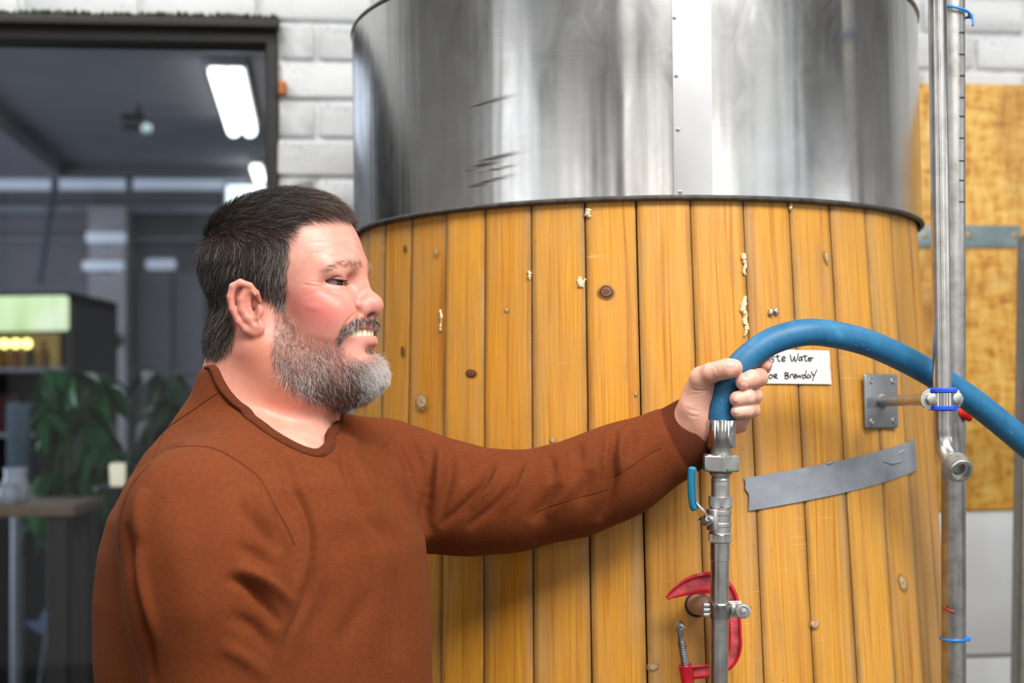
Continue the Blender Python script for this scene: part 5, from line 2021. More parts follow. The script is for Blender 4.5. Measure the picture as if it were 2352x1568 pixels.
# line of the crew neck: a closed curve lying on the jumper, in plan polar coordinates round the neck
near_px = [(497, 850), (506, 880), (528, 915), (562, 947), (600, 978), (640, 1005), (680, 1027), (712, 1040), (735, 1043)]
far_px = [(756, 1030, 1.585), (770, 1000, 1.640), (764, 960, 1.700), (722, 905, 1.735), (645, 850, 1.742), (562, 822, 1.720), (508, 828, 1.672)]
N0 = P(632, 930, 1.640)


def f_both(p):
    return np.minimum(f_sweater0(p), f_head(to_head(p)))


def hit(px, py, d0=1.30, d1=1.75):
    ds = np.linspace(d0, d1, 400)
    v = f_both(np.array([P(px, py, d) for d in ds]))
    k = np.where(v < 0)[0]
    k = k[0] if len(k) else int(np.argmin(v))
    return P(px, py, ds[k])


def drop(p):
    zs = np.linspace(1.60, 1.40, 300)
    v = f_sweater0(np.stack([np.full(300, p[0]), np.full(300, p[1]), zs], 1))
    k = np.where(v < 0)[0]
    return np.array((p[0], p[1], min(p[2] + .02, zs[k[0]]) if len(k) else p[2]))


_pts = np.array([hit(x, y) for x, y in catmull(near_px, 4)] + [drop(P(*q)) for q in catmull(far_px, 4)])
_th = np.arctan2(_pts[:, 1] - N0[1], _pts[:, 0] - N0[0]); _r = np.hypot(_pts[:, 1] - N0[1], _pts[:, 0] - N0[0])
NTH = 720
TH_ = np.linspace(-math.pi, math.pi, NTH, endpoint=False)
_o = np.argsort(_th)
R_L = np.interp(TH_, _th[_o], _r[_o], period=2 * math.pi); Z_L = np.interp(TH_, _th[_o], _pts[_o, 2], period=2 * math.pi)
for _ in range(60):
    R_L = .5 * R_L + .25 * (np.roll(R_L, 1) + np.roll(R_L, -1)); Z_L = .5 * Z_L + .25 * (np.roll(Z_L, 1) + np.roll(Z_L, -1))


def plan(p):
    th = np.arctan2(p[:, 1] - N0[1], p[:, 0] - N0[0]); r = np.hypot(p[:, 1] - N0[1], p[:, 0] - N0[0])
    return r - np.interp(th, TH_, R_L, period=2 * math.pi), p[:, 2] - np.interp(th, TH_, Z_L, period=2 * math.pi)


def f_sweater1(p):
    d = f_sweater0(p)
    m = (np.hypot(p[:, 0] - N0[0], p[:, 1] - N0[1]) < .17) & (p[:, 2] > 1.40)
    if m.any():
        q = p[m]
        dr, dz = plan(q)
        shell = smax(f_head(to_head(q)) - .0035, dz - .003, .004)
        d = d.copy(); d[m] = smin(d[m], shell, .012)
    return d


def f_sweater(p):
    d = f_sweater1(p)
    dr, dz = plan(p)
    reg = smax(dr, -.035 - dz, .004)
    return smax(d, -reg, .003)


def snap(pts, f, off=0.0, it=12):
    p = np.array(pts, float)
    for _ in range(it):
        d = f(p)
        g = np.stack([f(p + np.eye(3)[k] * .0015) - f(p - np.eye(3)[k] * .0015) for k in range(3)], 1) / .003
        n = g / (np.linalg.norm(g, axis=1, keepdims=True) + 1e-9)
        p -= n * (d - off)[:, None] * .7
    return p, n


def f_trunk(p):
    d = f_torso(p, -.016)
    d = smin(d, f_cap(p, P(610, 990, 1.62), P(640, 1190, 1.62), .060, .12), .04)
    d = smin(d, f_chain(p, [(c, r * .78) for c, r in NEAR_ARM], .02), .03)
    d = smin(d, f_chain(p, [(c, r * .74) for c, r in FAR_ARM], .02), .03)
    d = smin(d, f_cap(p, P(585, 1020, 1.60), P(452, 1190, 1.465), .050, .066), .04)
    d = smin(d, f_cap(p, P(695, 1000, 1.69), P(885, 1112, 1.79), .042, .062), .04)
    d = smin(d, f_sph(p, P(740, 2100, 1.40), .045), .02)
    keep = smin(f_sweater0(p) + .0035 + .015 * sstep(plan(p)[0], .002, .022), f_sph(p, P(740, 2100, 1.40), .05), .01)
    return smax(d, keep, .01)



# --- head mesh
lo = np.array((-.125, -.110, -.205)); hi_ = np.array((.14, .110, .145))
def f_head_trunk(q):
    d = f_head(q)
    low = q[:, 2] < -.085
    if low.any():
        d = d.copy()
        d[low] = smin(d[low], f_trunk(to_world(q[low])), .022)
    return d


HV, HF = sdf_mesh(f_head_trunk, lo, hi_, 0.00145)
HV = relax(HV, HF, 2, .45)
mir = HV.copy(); mir[:, 1] = np.abs(mir[:, 1])
HPX = proj(to_world(mir))                                     # where the (mirrored) near side falls in the photo
HN = vnormals(HV, HF)
nearness = sstep(np.abs(HV[:, 1]), .004, .016)
HV = grooves(HV, HN, HPX, nearness, [
    ([(750, 655), (735, 657), (712, 655), (690, 652)], 2.2, -.0016),
    ([(748, 658), (730, 664), (712, 676), (700, 684)], 2.2, -.0015),
    ([(746, 652), (730, 648), (708, 646)], 2.0, -.0010),
    ([(758, 664), (768, 671), (780, 674), (792, 673)], 2.2, -.0009),
    ([(764, 669), (776, 676), (788, 678)], 2.0, -.0006),
    ([(752, 648), (762, 640), (774, 636), (788, 639)], 2.2, -.0018),
    ([(700, 700), (720, 706), (740, 706)], 8, .0008),
    ([(824, 714), (812, 722), (798, 738), (786, 756), (780, 775)], 2.6, -.0012),
    ([(700, 560), (740, 556), (790, 560)], 3, -.0003),
    ([(690, 585), (740, 580), (800, 584)], 3, -.0003),
])
HN = vnormals(HV, HF)

# --- colours of the skin (its own pigment only)
HAIR_POLY = [(788, 492), (780, 497), (766, 495), (746, 499), (722, 502), (700, 506), (678, 515), (664, 530), (659, 552), (661, 580), (662, 600), (655, 622), (653, 645), (657, 668), (655, 700), (636, 705), (628, 690), (610, 676),
             (596, 664), (580, 652), (565, 646), (548, 643), (532, 652), (523, 668), (524, 690), (534, 722), (540, 748), (532, 790), (520, 806), (500, 818), (484, 815), (440, 760), (430, 600), (470, 480), (600, 420), (740, 420), (795, 470)]
BEARD_POLY = [(655, 696), (660, 722), (676, 742), (700, 762), (730, 772), (757, 778), (777, 782), (782, 792), (796, 812), (826, 828), (850, 815), (852, 800), (868, 800), (895, 840), (890, 866), (852, 902), (800, 950), (770, 946), (736, 926), (690, 898), (650, 866), (628, 834),
              (624, 800), (628, 760), (632, 720), (634, 700)]
MOUST_POLY = [(776, 786), (778, 764), (790, 748), (808, 737), (828, 729), (848, 727), (864, 734), (866, 752), (852, 744), (836, 746), (815, 753), (798, 764), (790, 776), (786, 790)]
SOUL_POLY = [(838, 800), (862, 798), (870, 806), (866, 818), (846, 812)]


def skin_colours(px, HVq):
    n = len(px)
    C = np.tile(np.array((0.645, 0.315, 0.238)), (n, 1))

    def put(mask, col):
        nonlocal C
        C = C * (1 - mask[:, None]) + np.asarray(col) * mask[:, None]

    def blob(x, y, rx, ry, a):
        return a * np.exp(-(((px[:, 0] - x) / rx) ** 2 + ((px[:, 1] - y) / ry) ** 2))
    put(blob(745, 718, 62, 44, .92), (0.57, 0.145, 0.120))
    put(blob(695, 690, 50, 42, .75), (0.57, 0.165, 0.125))
    put(blob(858, 704, 30, 24, .75), (0.62, 0.240, 0.195))
    put(blob(822, 660, 16, 22, .45), (0.55, 0.215, 0.180))
    put(blob(560, 705, 42, 64, .9), (0.58, 0.190, 0.140))
    put(blob(590, 830, 80, 70, .85), (0.64, 0.235, 0.135))
    put(blob(650, 915, 75, 60, .80), (0.62, 0.215, 0.130))
    put(blob(740, 830, 90, 60, .35), (0.55, 0.250, 0.200))
    put(blob(700, 1010, 120, 40, .7), (0.72, 0.450, 0.340))
    put(blob(730, 560, 70, 50, .40), (0.72, 0.420, 0.330))
    # lids
    put(blob(770, 643, 18, 5, .35), (0.58, 0.26, 0.23))
    # lips and inside of the mouth
    lipu = in_poly(px, [(788, 768), (800, 762), (822, 752), (846, 742), (858, 745), (858, 756), (845, 757), (820, 762), (800, 768), (790, 773)], 5)
    lipl = in_poly(px, [(788, 779), (812, 780), (845, 778), (860, 779), (860, 793), (845, 796), (815, 790), (795, 784)], 6)
    fr = (HVq[:, 0] > hp(778, 770)[0]) & (np.abs(HVq[:, 1]) < .036)
    put(lipu * fr * .85, (0.52, 0.150, 0.125))
    put(lipl * fr * .80, (0.60, 0.270, 0.255))
    inside = (-f_ell(np.stack([HVq[:, 0], np.abs(HVq[:, 1]), HVq[:, 2]], 1), hp(823, 768), (.0205, .0410, .0066), rotm((0, 1, 0), -0.10)) > 0.0004) & (HVq[:, 0] < hp(846, 769)[0])
    put(inside.astype(float), (0.16, 0.03, 0.025))
    # shaved skin under the hair and the beard
    hm = in_poly(px, HAIR_POLY, 12) * (np.abs(HVq[:, 1]) < .079)
    back = (HVq[:, 0] < hp(600, 600)[0]) & (HVq[:, 2] > hp(500, 815)[2])
    put(np.clip(hm, 0, 1) * .92, (0.060, 0.040, 0.030))
    bm_ = in_poly(px, BEARD_POLY, 14)
    put(bm_ * .55, (0.27, 0.105, 0.075))
    put(in_poly(px, MOUST_POLY, 5) * .7, (0.05, 0.032, 0.025))
    return C


HCOL = skin_colours(HPX, HV)


def skin_mat():
    t = NT('skin')
    c = t.attr('skin')['Color']
    oc = t.coord()
    n = t.noise(oc, 55, 5, 0.6)
    n2 = t.noise(oc, 850, 3, 0.6)
    v = t.voro(oc, 1500, 'F1')
    col = t.mix(t.ramp(n, [(0.35, 0.34), (0.65, 0.0)]), c, (0.55, 0.17, 0.13, 1))
    col = t.mix(t.ramp(n2, [(0.62, 0.0), (0.8, 0.18)]), col, (0.42, 0.19, 0.13, 1))
    n3 = t.noise(oc, 190, 4, 0.65)
    col = t.mix(t.ramp(n3, [(0.50, 0.0), (0.72, 0.30)]), col, (0.50, 0.15, 0.12, 1))
    t.set(Base_Color=col, Roughness=t.ramp(n3, [(0.3, 0.34), (0.7, 0.48)]))
    t.bsdf.inputs['Specular IOR Level'].default_value = 0.40
    t.bsdf.inputs['Subsurface Weight'].default_value = 0.12
    t.bsdf.inputs['Subsurface Radius'].default_value = (0.010, 0.0035, 0.0020)
    t.bsdf.inputs['Subsurface Scale'].default_value = 0.6
    t.bump(t.mix(0.5, n2, v), 0.16, 0.0005)
    return t.m


M_SKIN = skin_mat()


# --- left hand gripping the hose
FING = {
    'middle': PP((1690, 874, 1.716, .0120), (1738, 868, 1.703, .0108), (1743, 867, 1.676, .0106), (1728, 870, 1.657, .0104), (1708, 877, 1.653, .0098)),
    'ring': PP((1690, 910, 1.716, .0118), (1728, 908, 1.703, .0100), (1732, 908, 1.676, .0099), (1716, 911, 1.657, .0097), (1693, 916, 1.654, .0092)),
    'little': PP((1692, 948, 1.714, .0108), (1724, 942, 1.702, .0090), (1728, 941, 1.678, .0089), (1715, 942, 1.660, .0088), (1694, 945, 1.656, .0082)),
    'index': PP((1688, 846, 1.716, .0120), (1738, 846, 1.716, .0100), (1752, 842, 1.704, .0096), (1758, 836, 1.690, .0085)),
    'thumb': PP((1606, 905, 1.693, .0180), (1612, 869, 1.676, .0140), (1634, 856, 1.662, .0116), (1655, 850, 1.654, .0108), (1672, 846, 1.6495, .0112), (1686, 844, 1.6485, .0100)),
}


def f_hand(p):
    palm = f_chain(p, PP((1604, 962, 1.704, .0215), (1612, 900, 1.698, .0180)))
    palm = smin(palm, f_chain(p, PP((1612, 972, 1.706, .0200), (1694, 946, 1.716, .0120))), .012)
    palm = smin(palm, f_chain(p, PP((1612, 930, 1.706, .0190), (1692, 905, 1.718, .0128))), .012)
    palm = smin(palm, f_chain(p, PP((1618, 892, 1.703, .0160), (1690, 862, 1.718, .0128))), .012)
    palm = smin(palm, f_chain(p, PP((1625, 982, 1.703, .0170), (1700, 972, 1.712, .0115))), .010)
    palm = smin(palm, f_cap(p, P(1594, 935, 1.690), P(1616, 905, 1.684), .0170, .0130), .012)
    # wrist and forearm
    palm = smin(palm, f_chain(p, PP((1606, 970, 1.708, .0250), (1560, 1002, 1.718, .0275), (1480, 1050, 1.733, .034))), .022)
    th = f_chain(p, FING['thumb'], .004)
    d = smin(palm, th, .011)
    fs = None
    for k in ('index', 'middle', 'ring', 'little'):
        e = f_chain(p, FING[k], .0035)
        fs = e if fs is None else smin(fs, e, .0014)
    d = smin(d, fs, .006)
    # keep clear of the hose
    hose_d = f_chain(p, [(q, .0155) for q in HOSE_C[0:64:5]])
    return smax(d, -hose_d, .002)


HAND_LO = P(1455, 1090, 1.66); HAND_HI = P(1790, 800, 1.66)
GV, GF = sdf_mesh(f_hand, (HAND_LO[0], 1.625, HAND_LO[2]), (HAND_HI[0], 1.785, HAND_HI[2]), 0.00125)
GV = relax(GV, GF, 2, .4)
GPX = proj(GV)
GN = vnormals(GV, GF)
front = sstep(-GN[:, 1], -.05, .25)
GV = grooves(GV, GN, GPX, front, [
    ([(1588, 893), (1606, 897), (1630, 896)], 1.8, -.0010),
    ([(1585, 905), (1600, 905), (1622, 900)], 1.6, -.0006),
    ([(1575, 935), (1590, 942), (1606, 944)], 2.4, -.0007),
    ([(1577, 950), (1592, 956), (1610, 957)], 2.2, -.0006),
    ([(1640, 838), (1646, 848), (1648, 862)], 1.8, -.0006),
    ([(1735, 853), (1738, 866), (1736, 884)], 2.0, -.0005),
    ([(1726, 898), (1729, 910), (1726, 922)], 2.0, -.0005),
    ([(1724, 932), (1727, 942), (1724, 954)], 2.0, -.0005),
])
NAILS = [((1709, 887), (9.5, 9.5), -.2), ((1690, 916), (7.5, 9), 0), ((1690, 944), (6.5, 7.5), 0), ((1679, 836), (11, 7), -.1), ((1767, 842), (4.5, 9), .2)]
GC = np.tile(np.array((0.74, 0.440, 0.325)), (len(GV), 1))
def gblob(x, y, rx, ry, a, col):
    global GC
    m = (a * np.exp(-(((GPX[:, 0] - x) / rx) ** 2 + ((GPX[:, 1] - y) / ry) ** 2)))[:, None]
    GC = GC * (1 - m) + np.array(col) * m
for (x, y, rx, ry, a) in ((1698, 852, 14, 12, .55), (1752, 850, 14, 14, .45), (1605, 985, 40, 26, .5), (1712, 978, 26, 16, .4), (1742, 872, 12, 14, .3), (1640, 880, 18, 12, .4), (1560, 940, 20, 30, .3)):
    gblob(x, y, rx, ry, a, (0.62, 0.245, 0.175))
GN = vnormals(GV, GF)
for (c_, r_, an) in NAILS:
    dx, dy = GPX[:, 0] - c_[0], GPX[:, 1] - c_[1]
    u = (dx * math.cos(an) + dy * math.sin(an)) / r_[0]; v = (-dx * math.sin(an) + dy * math.cos(an)) / r_[1]
    rr_ = (np.abs(u) ** 2.6 + np.abs(v) ** 2.6) ** (1 / 2.6)
    ok = (GN[:, 1] < -.12) & (GV[:, 1] < 1.700)
    m = (np.clip((1.0 - rr_) * 5, 0, 1) * ok)[:, None]
    GC = GC * (1 - m * .75) + np.array((0.80, 0.54, 0.46)) * m * .75
    edge = np.exp(-((rr_ - 1.05) / .13) ** 2) * ok
    GV = GV + GN * (np.clip((1.0 - rr_) * 4, 0, 1) * ok * .0004 - edge * .0005)[:, None]
    GC = GC * (1 - edge[:, None] * .35) + np.array((0.50, 0.22, 0.16)) * edge[:, None] * .35

# --- body: head and neck, hidden trunk and arms, both hands, one mesh
BLO, BHI = np.array((-.62, 1.28, .90)), np.array((.22, 1.95, 1.56))
BV, BF = sdf_mesh(lambda p: f_trunk(p) + .005, BLO, BHI, 0.009)
HW = to_world(HV)
V_all = np.concatenate([HW, GV, BV])
F_all = np.concatenate([HF, GF + len(HW), BF + len(HW) + len(GV)])
C_all = np.concatenate([HCOL, GC, np.tile(np.array((0.70, .42, .31)), (len(BV), 1))])
person = empty('person', (T0[0], T0[1], 0), 'man in a rust brown jumper with grey beard, smiling and gripping the blue hose', 'person')
# tie the three sheets of the skin together inside the jumper, so that the body is one mesh
def bridge(lo_a, hi_a, lo_b, hi_b, at):
    used = np.unique(F_all)
    ua = used[(used >= lo_a) & (used < hi_a)]; ub = used[(used >= lo_b) & (used < hi_b)]
    ia = int(ua[np.argmin(np.linalg.norm(V_all[ua] - at, axis=1))]); ib = int(ub[np.argmin(np.linalg.norm(V_all[ub] - V_all[ia], axis=1))])
    fa = F_all[(F_all == ia).any(1)][0]; fb = F_all[(F_all == ib).any(1)][0]
    ja = fa[(list(fa).index(ia) + 1) % 4]; jb = fb[(list(fb).index(ib) + 1) % 4]
    return [ia, ja, jb, ib]


n1_, n2_, n3_ = len(HW), len(HW) + len(GV), len(V_all)
F_all = np.concatenate([F_all, [bridge(0, n1_, n2_, n3_, P(640, 1075, 1.62)), bridge(n1_, n2_, n2_, n3_, P(1480, 1050, 1.733))]])
_lab = np.arange(len(V_all))
_e = np.concatenate([F_all[:, [0, 1]], F_all[:, [1, 2]], F_all[:, [2, 3]]])
while True:
    _old = _lab.copy()
    _m = np.minimum(_lab[_e[:, 0]], _lab[_e[:, 1]])
    np.minimum.at(_lab, _e[:, 0], _m); np.minimum.at(_lab, _e[:, 1], _m)
    for _ in range(6):
        _lab = np.minimum(_lab, _lab[_lab])
    if (_lab == _old).all(): break
_main = np.bincount(_lab).argmax()
_keep = _lab == _main
print('body islands dropped verts', int((~_keep).sum()))
_new = np.cumsum(_keep) - 1
F_all = _new[F_all[_keep[F_all[:, 0]]]]
V_all, C_all = V_all[_keep], C_all[_keep]
body = obj_np('body', V_all, F_all, M_SKIN, person)
set_cols(body, 'skin', C_all)


# --- jumper
def knit_mat(name, base, dark, rib=False):
    t = NT(name)
    c = t.coord()
    n1 = t.noise(t.mapping(c, (170, 170, 900)), 1.0, 4, 0.65)
    n2 = t.noise(c, 1400, 2, 0.5)
    n3 = t.noise(c, 22, 4, 0.6)
    col = t.ramp(n1, [(0.22, dark), (0.62, base)])
    col = t.mix(t.ramp(n3, [(0.3, 0.22), (0.6, 0.0)]), col, dark)
    t.set(Base_Color=col, Roughness=0.85)
    t.bsdf.inputs['Specular IOR Level'].default_value = 0.15
    t.bsdf.inputs['Sheen Weight'].default_value = 0.05
    t.bsdf.inputs['Sheen Roughness'].default_value = 0.5
    t.bsdf.inputs['Sheen Tint'].default_value = (0.9, 0.45, 0.25, 1)
    t.bump(t.mix(0.5, n1, n2), 0.35, 0.0009)
    return t.m


M_KNIT = knit_mat('rust_brown_knit', (0.165, 0.038, 0.0085), (0.094, 0.0205, 0.0055))
M_RIBK = knit_mat('rust_brown_rib', (0.112, 0.026, 0.0080), (0.066, 0.0150, 0.0055))
SLO, SHI = np.array((-.64, 1.26, .93)), np.array((.25, 1.98, 1.60))
SV, SF = sdf_mesh(f_sweater, SLO, SHI, 0.0031)
SV = relax(SV, SF, 3, .5)
SPX = proj(SV); SN = vnormals(SV, SF)
vis = sstep(-SN[:, 1], -.25, .15) * sstep(plan(SV)[0], .006, .034)
FOLDS = [
    # seams
    ([(502, 899), (440, 944), (387, 982), (364, 1025), (350, 1056)], 3.0, -.0013),
    ([(347, 1058), (387, 1032), (440, 1024), (492, 1030), (540, 1054), (593, 1094), (626, 1154), (659, 1211), (682, 1260)], 3.5, -.0022),
    ([(345, 1063), (302, 1116), (278, 1183), (271, 1250)], 3.5, -.0016),
    ([(352, 1052), (392, 1024), (440, 1015), (495, 1021), (545, 1046), (600, 1087)], 5, .0014),
    # back of the arm against the trunk
    ([(290, 1200), (297, 1250), (304, 1310), (318, 1383), (340, 1478), (356, 1580)], 6, -.0085),
    ([(322, 1240), (322, 1310), (336, 1383), (358, 1478)], 9, .0035),
    # front of the sleeve
    ([(615, 1090), (668, 1150), (692, 1210), (698, 1280), (690, 1360)], 7, .0050),
    ([(640, 1090), (690, 1150), (712, 1215), (716, 1290), (704, 1380), (672, 1450), (655, 1510)], 6, -.0060),
    ([(628, 1160), (655, 1225), (676, 1290), (680, 1350)], 6, -.0035),
    ([(554, 1149), (593, 1197), (645, 1268)], 9, -.0055),
    ([(560, 1110), (600, 1150), (640, 1215)], 8, .0030),
    ([(516, 1326), (573, 1345), (612, 1388), (645, 1440)], 8, -.0075),
    ([(540, 1300), (600, 1328), (650, 1368), (676, 1392)], 9, .0055),
    ([(540, 1250), (590, 1275), (640, 1310)], 9, -.0030),
    ([(520, 1410), (580, 1440), (630, 1500)], 11, -.0030),
    ([(500, 1480), (560, 1510), (620, 1560)], 11, .0025),
    ([(330, 1120), (318, 1180), (322, 1250)], 10, .0035),
    ([(390, 1150), (420, 1300), (440, 1450)], 30, .0020),
    # chest
    ([(769, 977), (785, 1040), (802, 1087), (845, 1192), (898, 1249)], 8, -.0045),
    ([(790, 985), (820, 1070), (862, 1160), (910, 1230)], 8, .0030),
    ([(802, 963), (864, 1060), (910, 1150), (945, 1220)], 8, -.0045),
    ([(850, 965), (900, 1050), (945, 1140), (968, 1220)], 8, -.0045),
    ([(893, 977), (936, 1067), (965, 1150), (978, 1230)], 8, -.0040),
    ([(875, 985), (918, 1070), (955, 1150)], 8, .0030),
    ([(930, 985), (962, 1050), (978, 1120)], 7, -.0040),
    ([(755, 1060), (800, 1150), (850, 1260), (880, 1340)], 12, .0025),
    ([(600, 980), (650, 1050), (680, 1130)], 9, -.0022),
    ([(640, 1010), (680, 1080), (705, 1170)], 9, .0025),
    ([(850, 1350), (817, 1416), (779, 1488)], 14, -.0022),
    ([(870, 1250), (865, 1400), (860, 1520)], 14, .0022),
    ([(905, 1300), (915, 1400), (915, 1520)], 12, -.0025),
    ([(760, 1330), (740, 1400), (700, 1470)], 16, -.0015),
    ([(800, 1200), (760, 1290), (730, 1330)], 18, -.0012),
    # reaching sleeve
    ([(992, 1012), (990, 1066), (982, 1162), (988, 1230)], 7, -.0075),
    ([(1012, 1022), (1008, 1070), (996, 1150)], 7, .0040),
    ([(1030, 1030), (1035, 1090), (1015, 1160), (1000, 1200)], 7, -.0045),
    ([(1135, 1058), (1126, 1080), (1112, 1112), (1066, 1162), (1009, 1212)], 6, -.0065),
    ([(1150, 1056), (1140, 1090), (1120, 1125), (1080, 1170)], 5, .0040),
    ([(1202, 1055), (1190, 1085), (1175, 1119), (1132, 1165), (1072, 1215)], 5.5, -.0060),
    ([(1216, 1055), (1205, 1090), (1185, 1130), (1145, 1175)], 6, .0035),
    ([(1080, 1050), (1075, 1080), (1060, 1110)], 8, -.0022),
    ([(1261, 1040), (1268, 1075), (1262, 1110)], 6, -.0032),
    ([(1325, 1015), (1330, 1045), (1326, 1070)], 7, -.0028),
    ([(1290, 1110), (1262, 1150), (1220, 1200)], 11, -.0045),
    ([(1330, 1085), (1300, 1130), (1255, 1190)], 9, .0035),
    ([(1360, 1080), (1345, 1120), (1330, 1160)], 9, -.0030),
    ([(1416, 985), (1408, 1039), (1408, 1096), (1398, 1150), (1375, 1200)], 7, -.0070),
    ([(1400, 990), (1394, 1040), (1392, 1100)], 6, .0030),
    ([(1430, 985), (1424, 1040), (1425, 1090)], 7, .0040),
    ([(1460, 985), (1450, 1020), (1440, 1060)], 8, -.0030),
    ([(1232, 1175), (1315, 1145), (1397, 1122)], 2.6, -.0014),
    ([(1410, 1095), (1490, 1043), (1560, 1004)], 2.6, -.0014),
]
FOLDS = [(l_, w_ if w_ < 4 else w_ * 1.45, a_ if w_ < 4 else a_ * (1.9 if l_[0][0] < 985 else 1.75)) for l_, w_, a_ in FOLDS]
SV = grooves(SV, SN, SPX, vis, FOLDS)
SV = relax(SV, SF, 2, .4)
sweater = obj_np('jumper', SV, SF, M_KNIT, person)

# stitched seams of the jumper
from mathutils.bvhtree import BVHTree
_bvh = BVHTree.FromPolygons([tuple(v) for v in SV], [tuple(int(i) for i in f) for f in SF])


def on_jumper(px, py):
    v = Vector(P(px, py, 1.0)) - Vector(C0)
    h = _bvh.ray_cast(Vector(C0), v.normalized())
    return h[0], h[1]


def seam(line, r=.00075):
    pts = []
    for (x, y) in catmull(line, 10):
        a, n = on_jumper(x, y)
        if a is None or (pts and (a - pts[-1]).length > .05): continue
        pts.append(a - Vector(YV) * .00015)
    if len(pts) > 3:
        obj_bm('seam', tube_bm(bmesh.new(), pts, r, 6, True, False), M_RIBK, sweater, True)


seam([(500, 902), (470, 922), (440, 944), (412, 963), (387, 982), (372, 1003), (362, 1028), (352, 1050)])
seam([(348, 1058), (366, 1044), (387, 1032), (412, 1026), (440, 1024), (468, 1025), (492, 1030), (516, 1040), (540, 1054), (566, 1072), (593, 1094), (612, 1122), (628, 1156), (645, 1185), (662, 1215), (676, 1250)])
seam([(345, 1064), (322, 1090), (302, 1116), (288, 1150), (279, 1183), (275, 1220), (274, 1260)])
seam([(1232, 1175), (1270, 1160), (1315, 1145), (1360, 1134), (1397, 1122)], .0006)
seam([(1412, 1094), (1450, 1070), (1490, 1043), (1520, 1027)], .0006)

# crew neck: ribbed band
NR = NTH
Q = np.stack([N0[0] + R_L * np.cos(TH_), N0[1] + R_L * np.sin(TH_), Z_L], 1)
Q, QN = snap(Q, f_sweater1, 0.0012, 5)
for _ in range(24):
    Q = .5 * Q + .25 * (np.roll(Q, 1, 0) + np.roll(Q, -1, 0)); QN = .5 * QN + .25 * (np.roll(QN, 1, 0) + np.roll(QN, -1, 0))
QN /= np.linalg.norm(QN, axis=1, keepdims=True)
# even spacing so that every rib has the same width
ext = np.vstack([Q, Q[:1]]); extn = np.vstack([QN, QN[:1]])
cum = np.concatenate([[0], np.cumsum(np.linalg.norm(np.diff(ext, axis=0), axis=1))])
tt = np.linspace(0, cum[-1], NR, endpoint=False)
Q = np.stack([np.interp(tt, cum, ext[:, k]) for k in range(3)], 1)
QN = np.stack([np.interp(tt, cum, extn[:, k]) for k in range(3)], 1)
Tn = np.roll(Q, -1, 0) - np.roll(Q, 1, 0); Tn /= np.linalg.norm(Tn, axis=1, keepdims=True)
Wn = np.cross(QN, Tn)
inw = np.stack([N0[0] - Q[:, 0], N0[1] - Q[:, 1], np.full(NR, .05)], 1)
Wn *= np.sign((Wn * inw).sum(1))[:, None]                                   # towards the neck
Wn = Wn * .96 + QN * .10
prof = [(-1, -.9), (-1, .4), (-.75, 1.0), (0, 1.2), (.75, 1.1), (1, .4), (1, -2.2)]
VV = np.zeros((NR, 7, 3))
rib = 1 + .16 * (np.arange(NR) % 4 < 2)
for k, (u, v) in enumerate(prof):
    VV[:, k] = Q + Wn * (u * .0062 - .0010) + QN * (v * .0019 * (rib if v > .4 else np.ones(NR)))[:, None]
idx = np.arange(NR * 7).reshape(NR, 7)
Fc = np.concatenate([np.stack([idx[:, k], idx[:, (k + 1) % 7], np.roll(idx, -1, 0)[:, (k + 1) % 7], np.roll(idx, -1, 0)[:, k]], 1) for k in range(7)])
obj_np('collar', VV.reshape(-1, 3), Fc, M_RIBK, sweater)

# cuff: ribbed tube at the reaching wrist
ca, cb = P(1508, 1040, 1.731), P(1605, 985, 1.722)
x_, y_, z_ = [np.array(v) for v in frame_from(cb - ca)]
Lc = np.linalg.norm(cb - ca)
NS = 520
rowsC = [(-.10, .0445), (.0, .0450), (.3, .0440), (.6, .0432), (.94, .0428), (1.0, .0420), (1.0, .0385), (.80, .0375), (.55, .030)]
VV = []
for (u, r) in rowsC:
    for k in range(NS):
        a = 2 * math.pi * k / NS
        rr_ = r * (1.0 + (.007 if k % 4 < 2 else -.007) * (0 if u < 0 else 1))
        VV.append(ca + z_ * (u * Lc) + (x_ * math.cos(a) + y_ * math.sin(a)) * rr_)
idx = np.arange(len(rowsC) * NS).reshape(len(rowsC), NS)
Fc = np.concatenate([np.stack([idx[i], np.roll(idx[i], -1), np.roll(idx[i + 1], -1), idx[i + 1]], 1) for i in range(len(rowsC) - 1)])
obj_np('cuff', np.array(VV), Fc, M_RIBK, sweater)

# --- trousers and shoes (below the frame)
M_DENIM = plain('dark_denim', (0.03, 0.04, 0.07), 0.8, vary=0.2, scale=60)
hipc = T0 + TF * .0
def f_trous(p):
    hips = f_ell(p, T0 + np.array((0, 0, .93)) + TF * .01, (.172, .195, .17), np.stack([TF, TR, ZZ], 1))
    legs = None
    for s in (-1, 1):
        h = T0 + TR * (s * .095)
        e = f_chain(p, [(h + np.array((0, 0, .82)), .098), (h + TF * .015 + TR * s * .02 + np.array((0, 0, .48)), .072), (h - TF * .01 + TR * s * .04 + np.array((0, 0, .07)), .062)], .03)
        legs = e if legs is None else smin(legs, e, .02)
    d = smin(hips, legs, .05)
    return smax(d, p[:, 2] - 1.02, .01)
TV, TFc = sdf_mesh(f_trous, (T0[0] - .3, T0[1] - .3, .02), (T0[0] + .3, T0[1] + .3, 1.06), .011)
obj_np('trousers', TV, TFc, M_DENIM, person)
M_SHOE = plain('black_leather', (.015, .014, .013), .4)
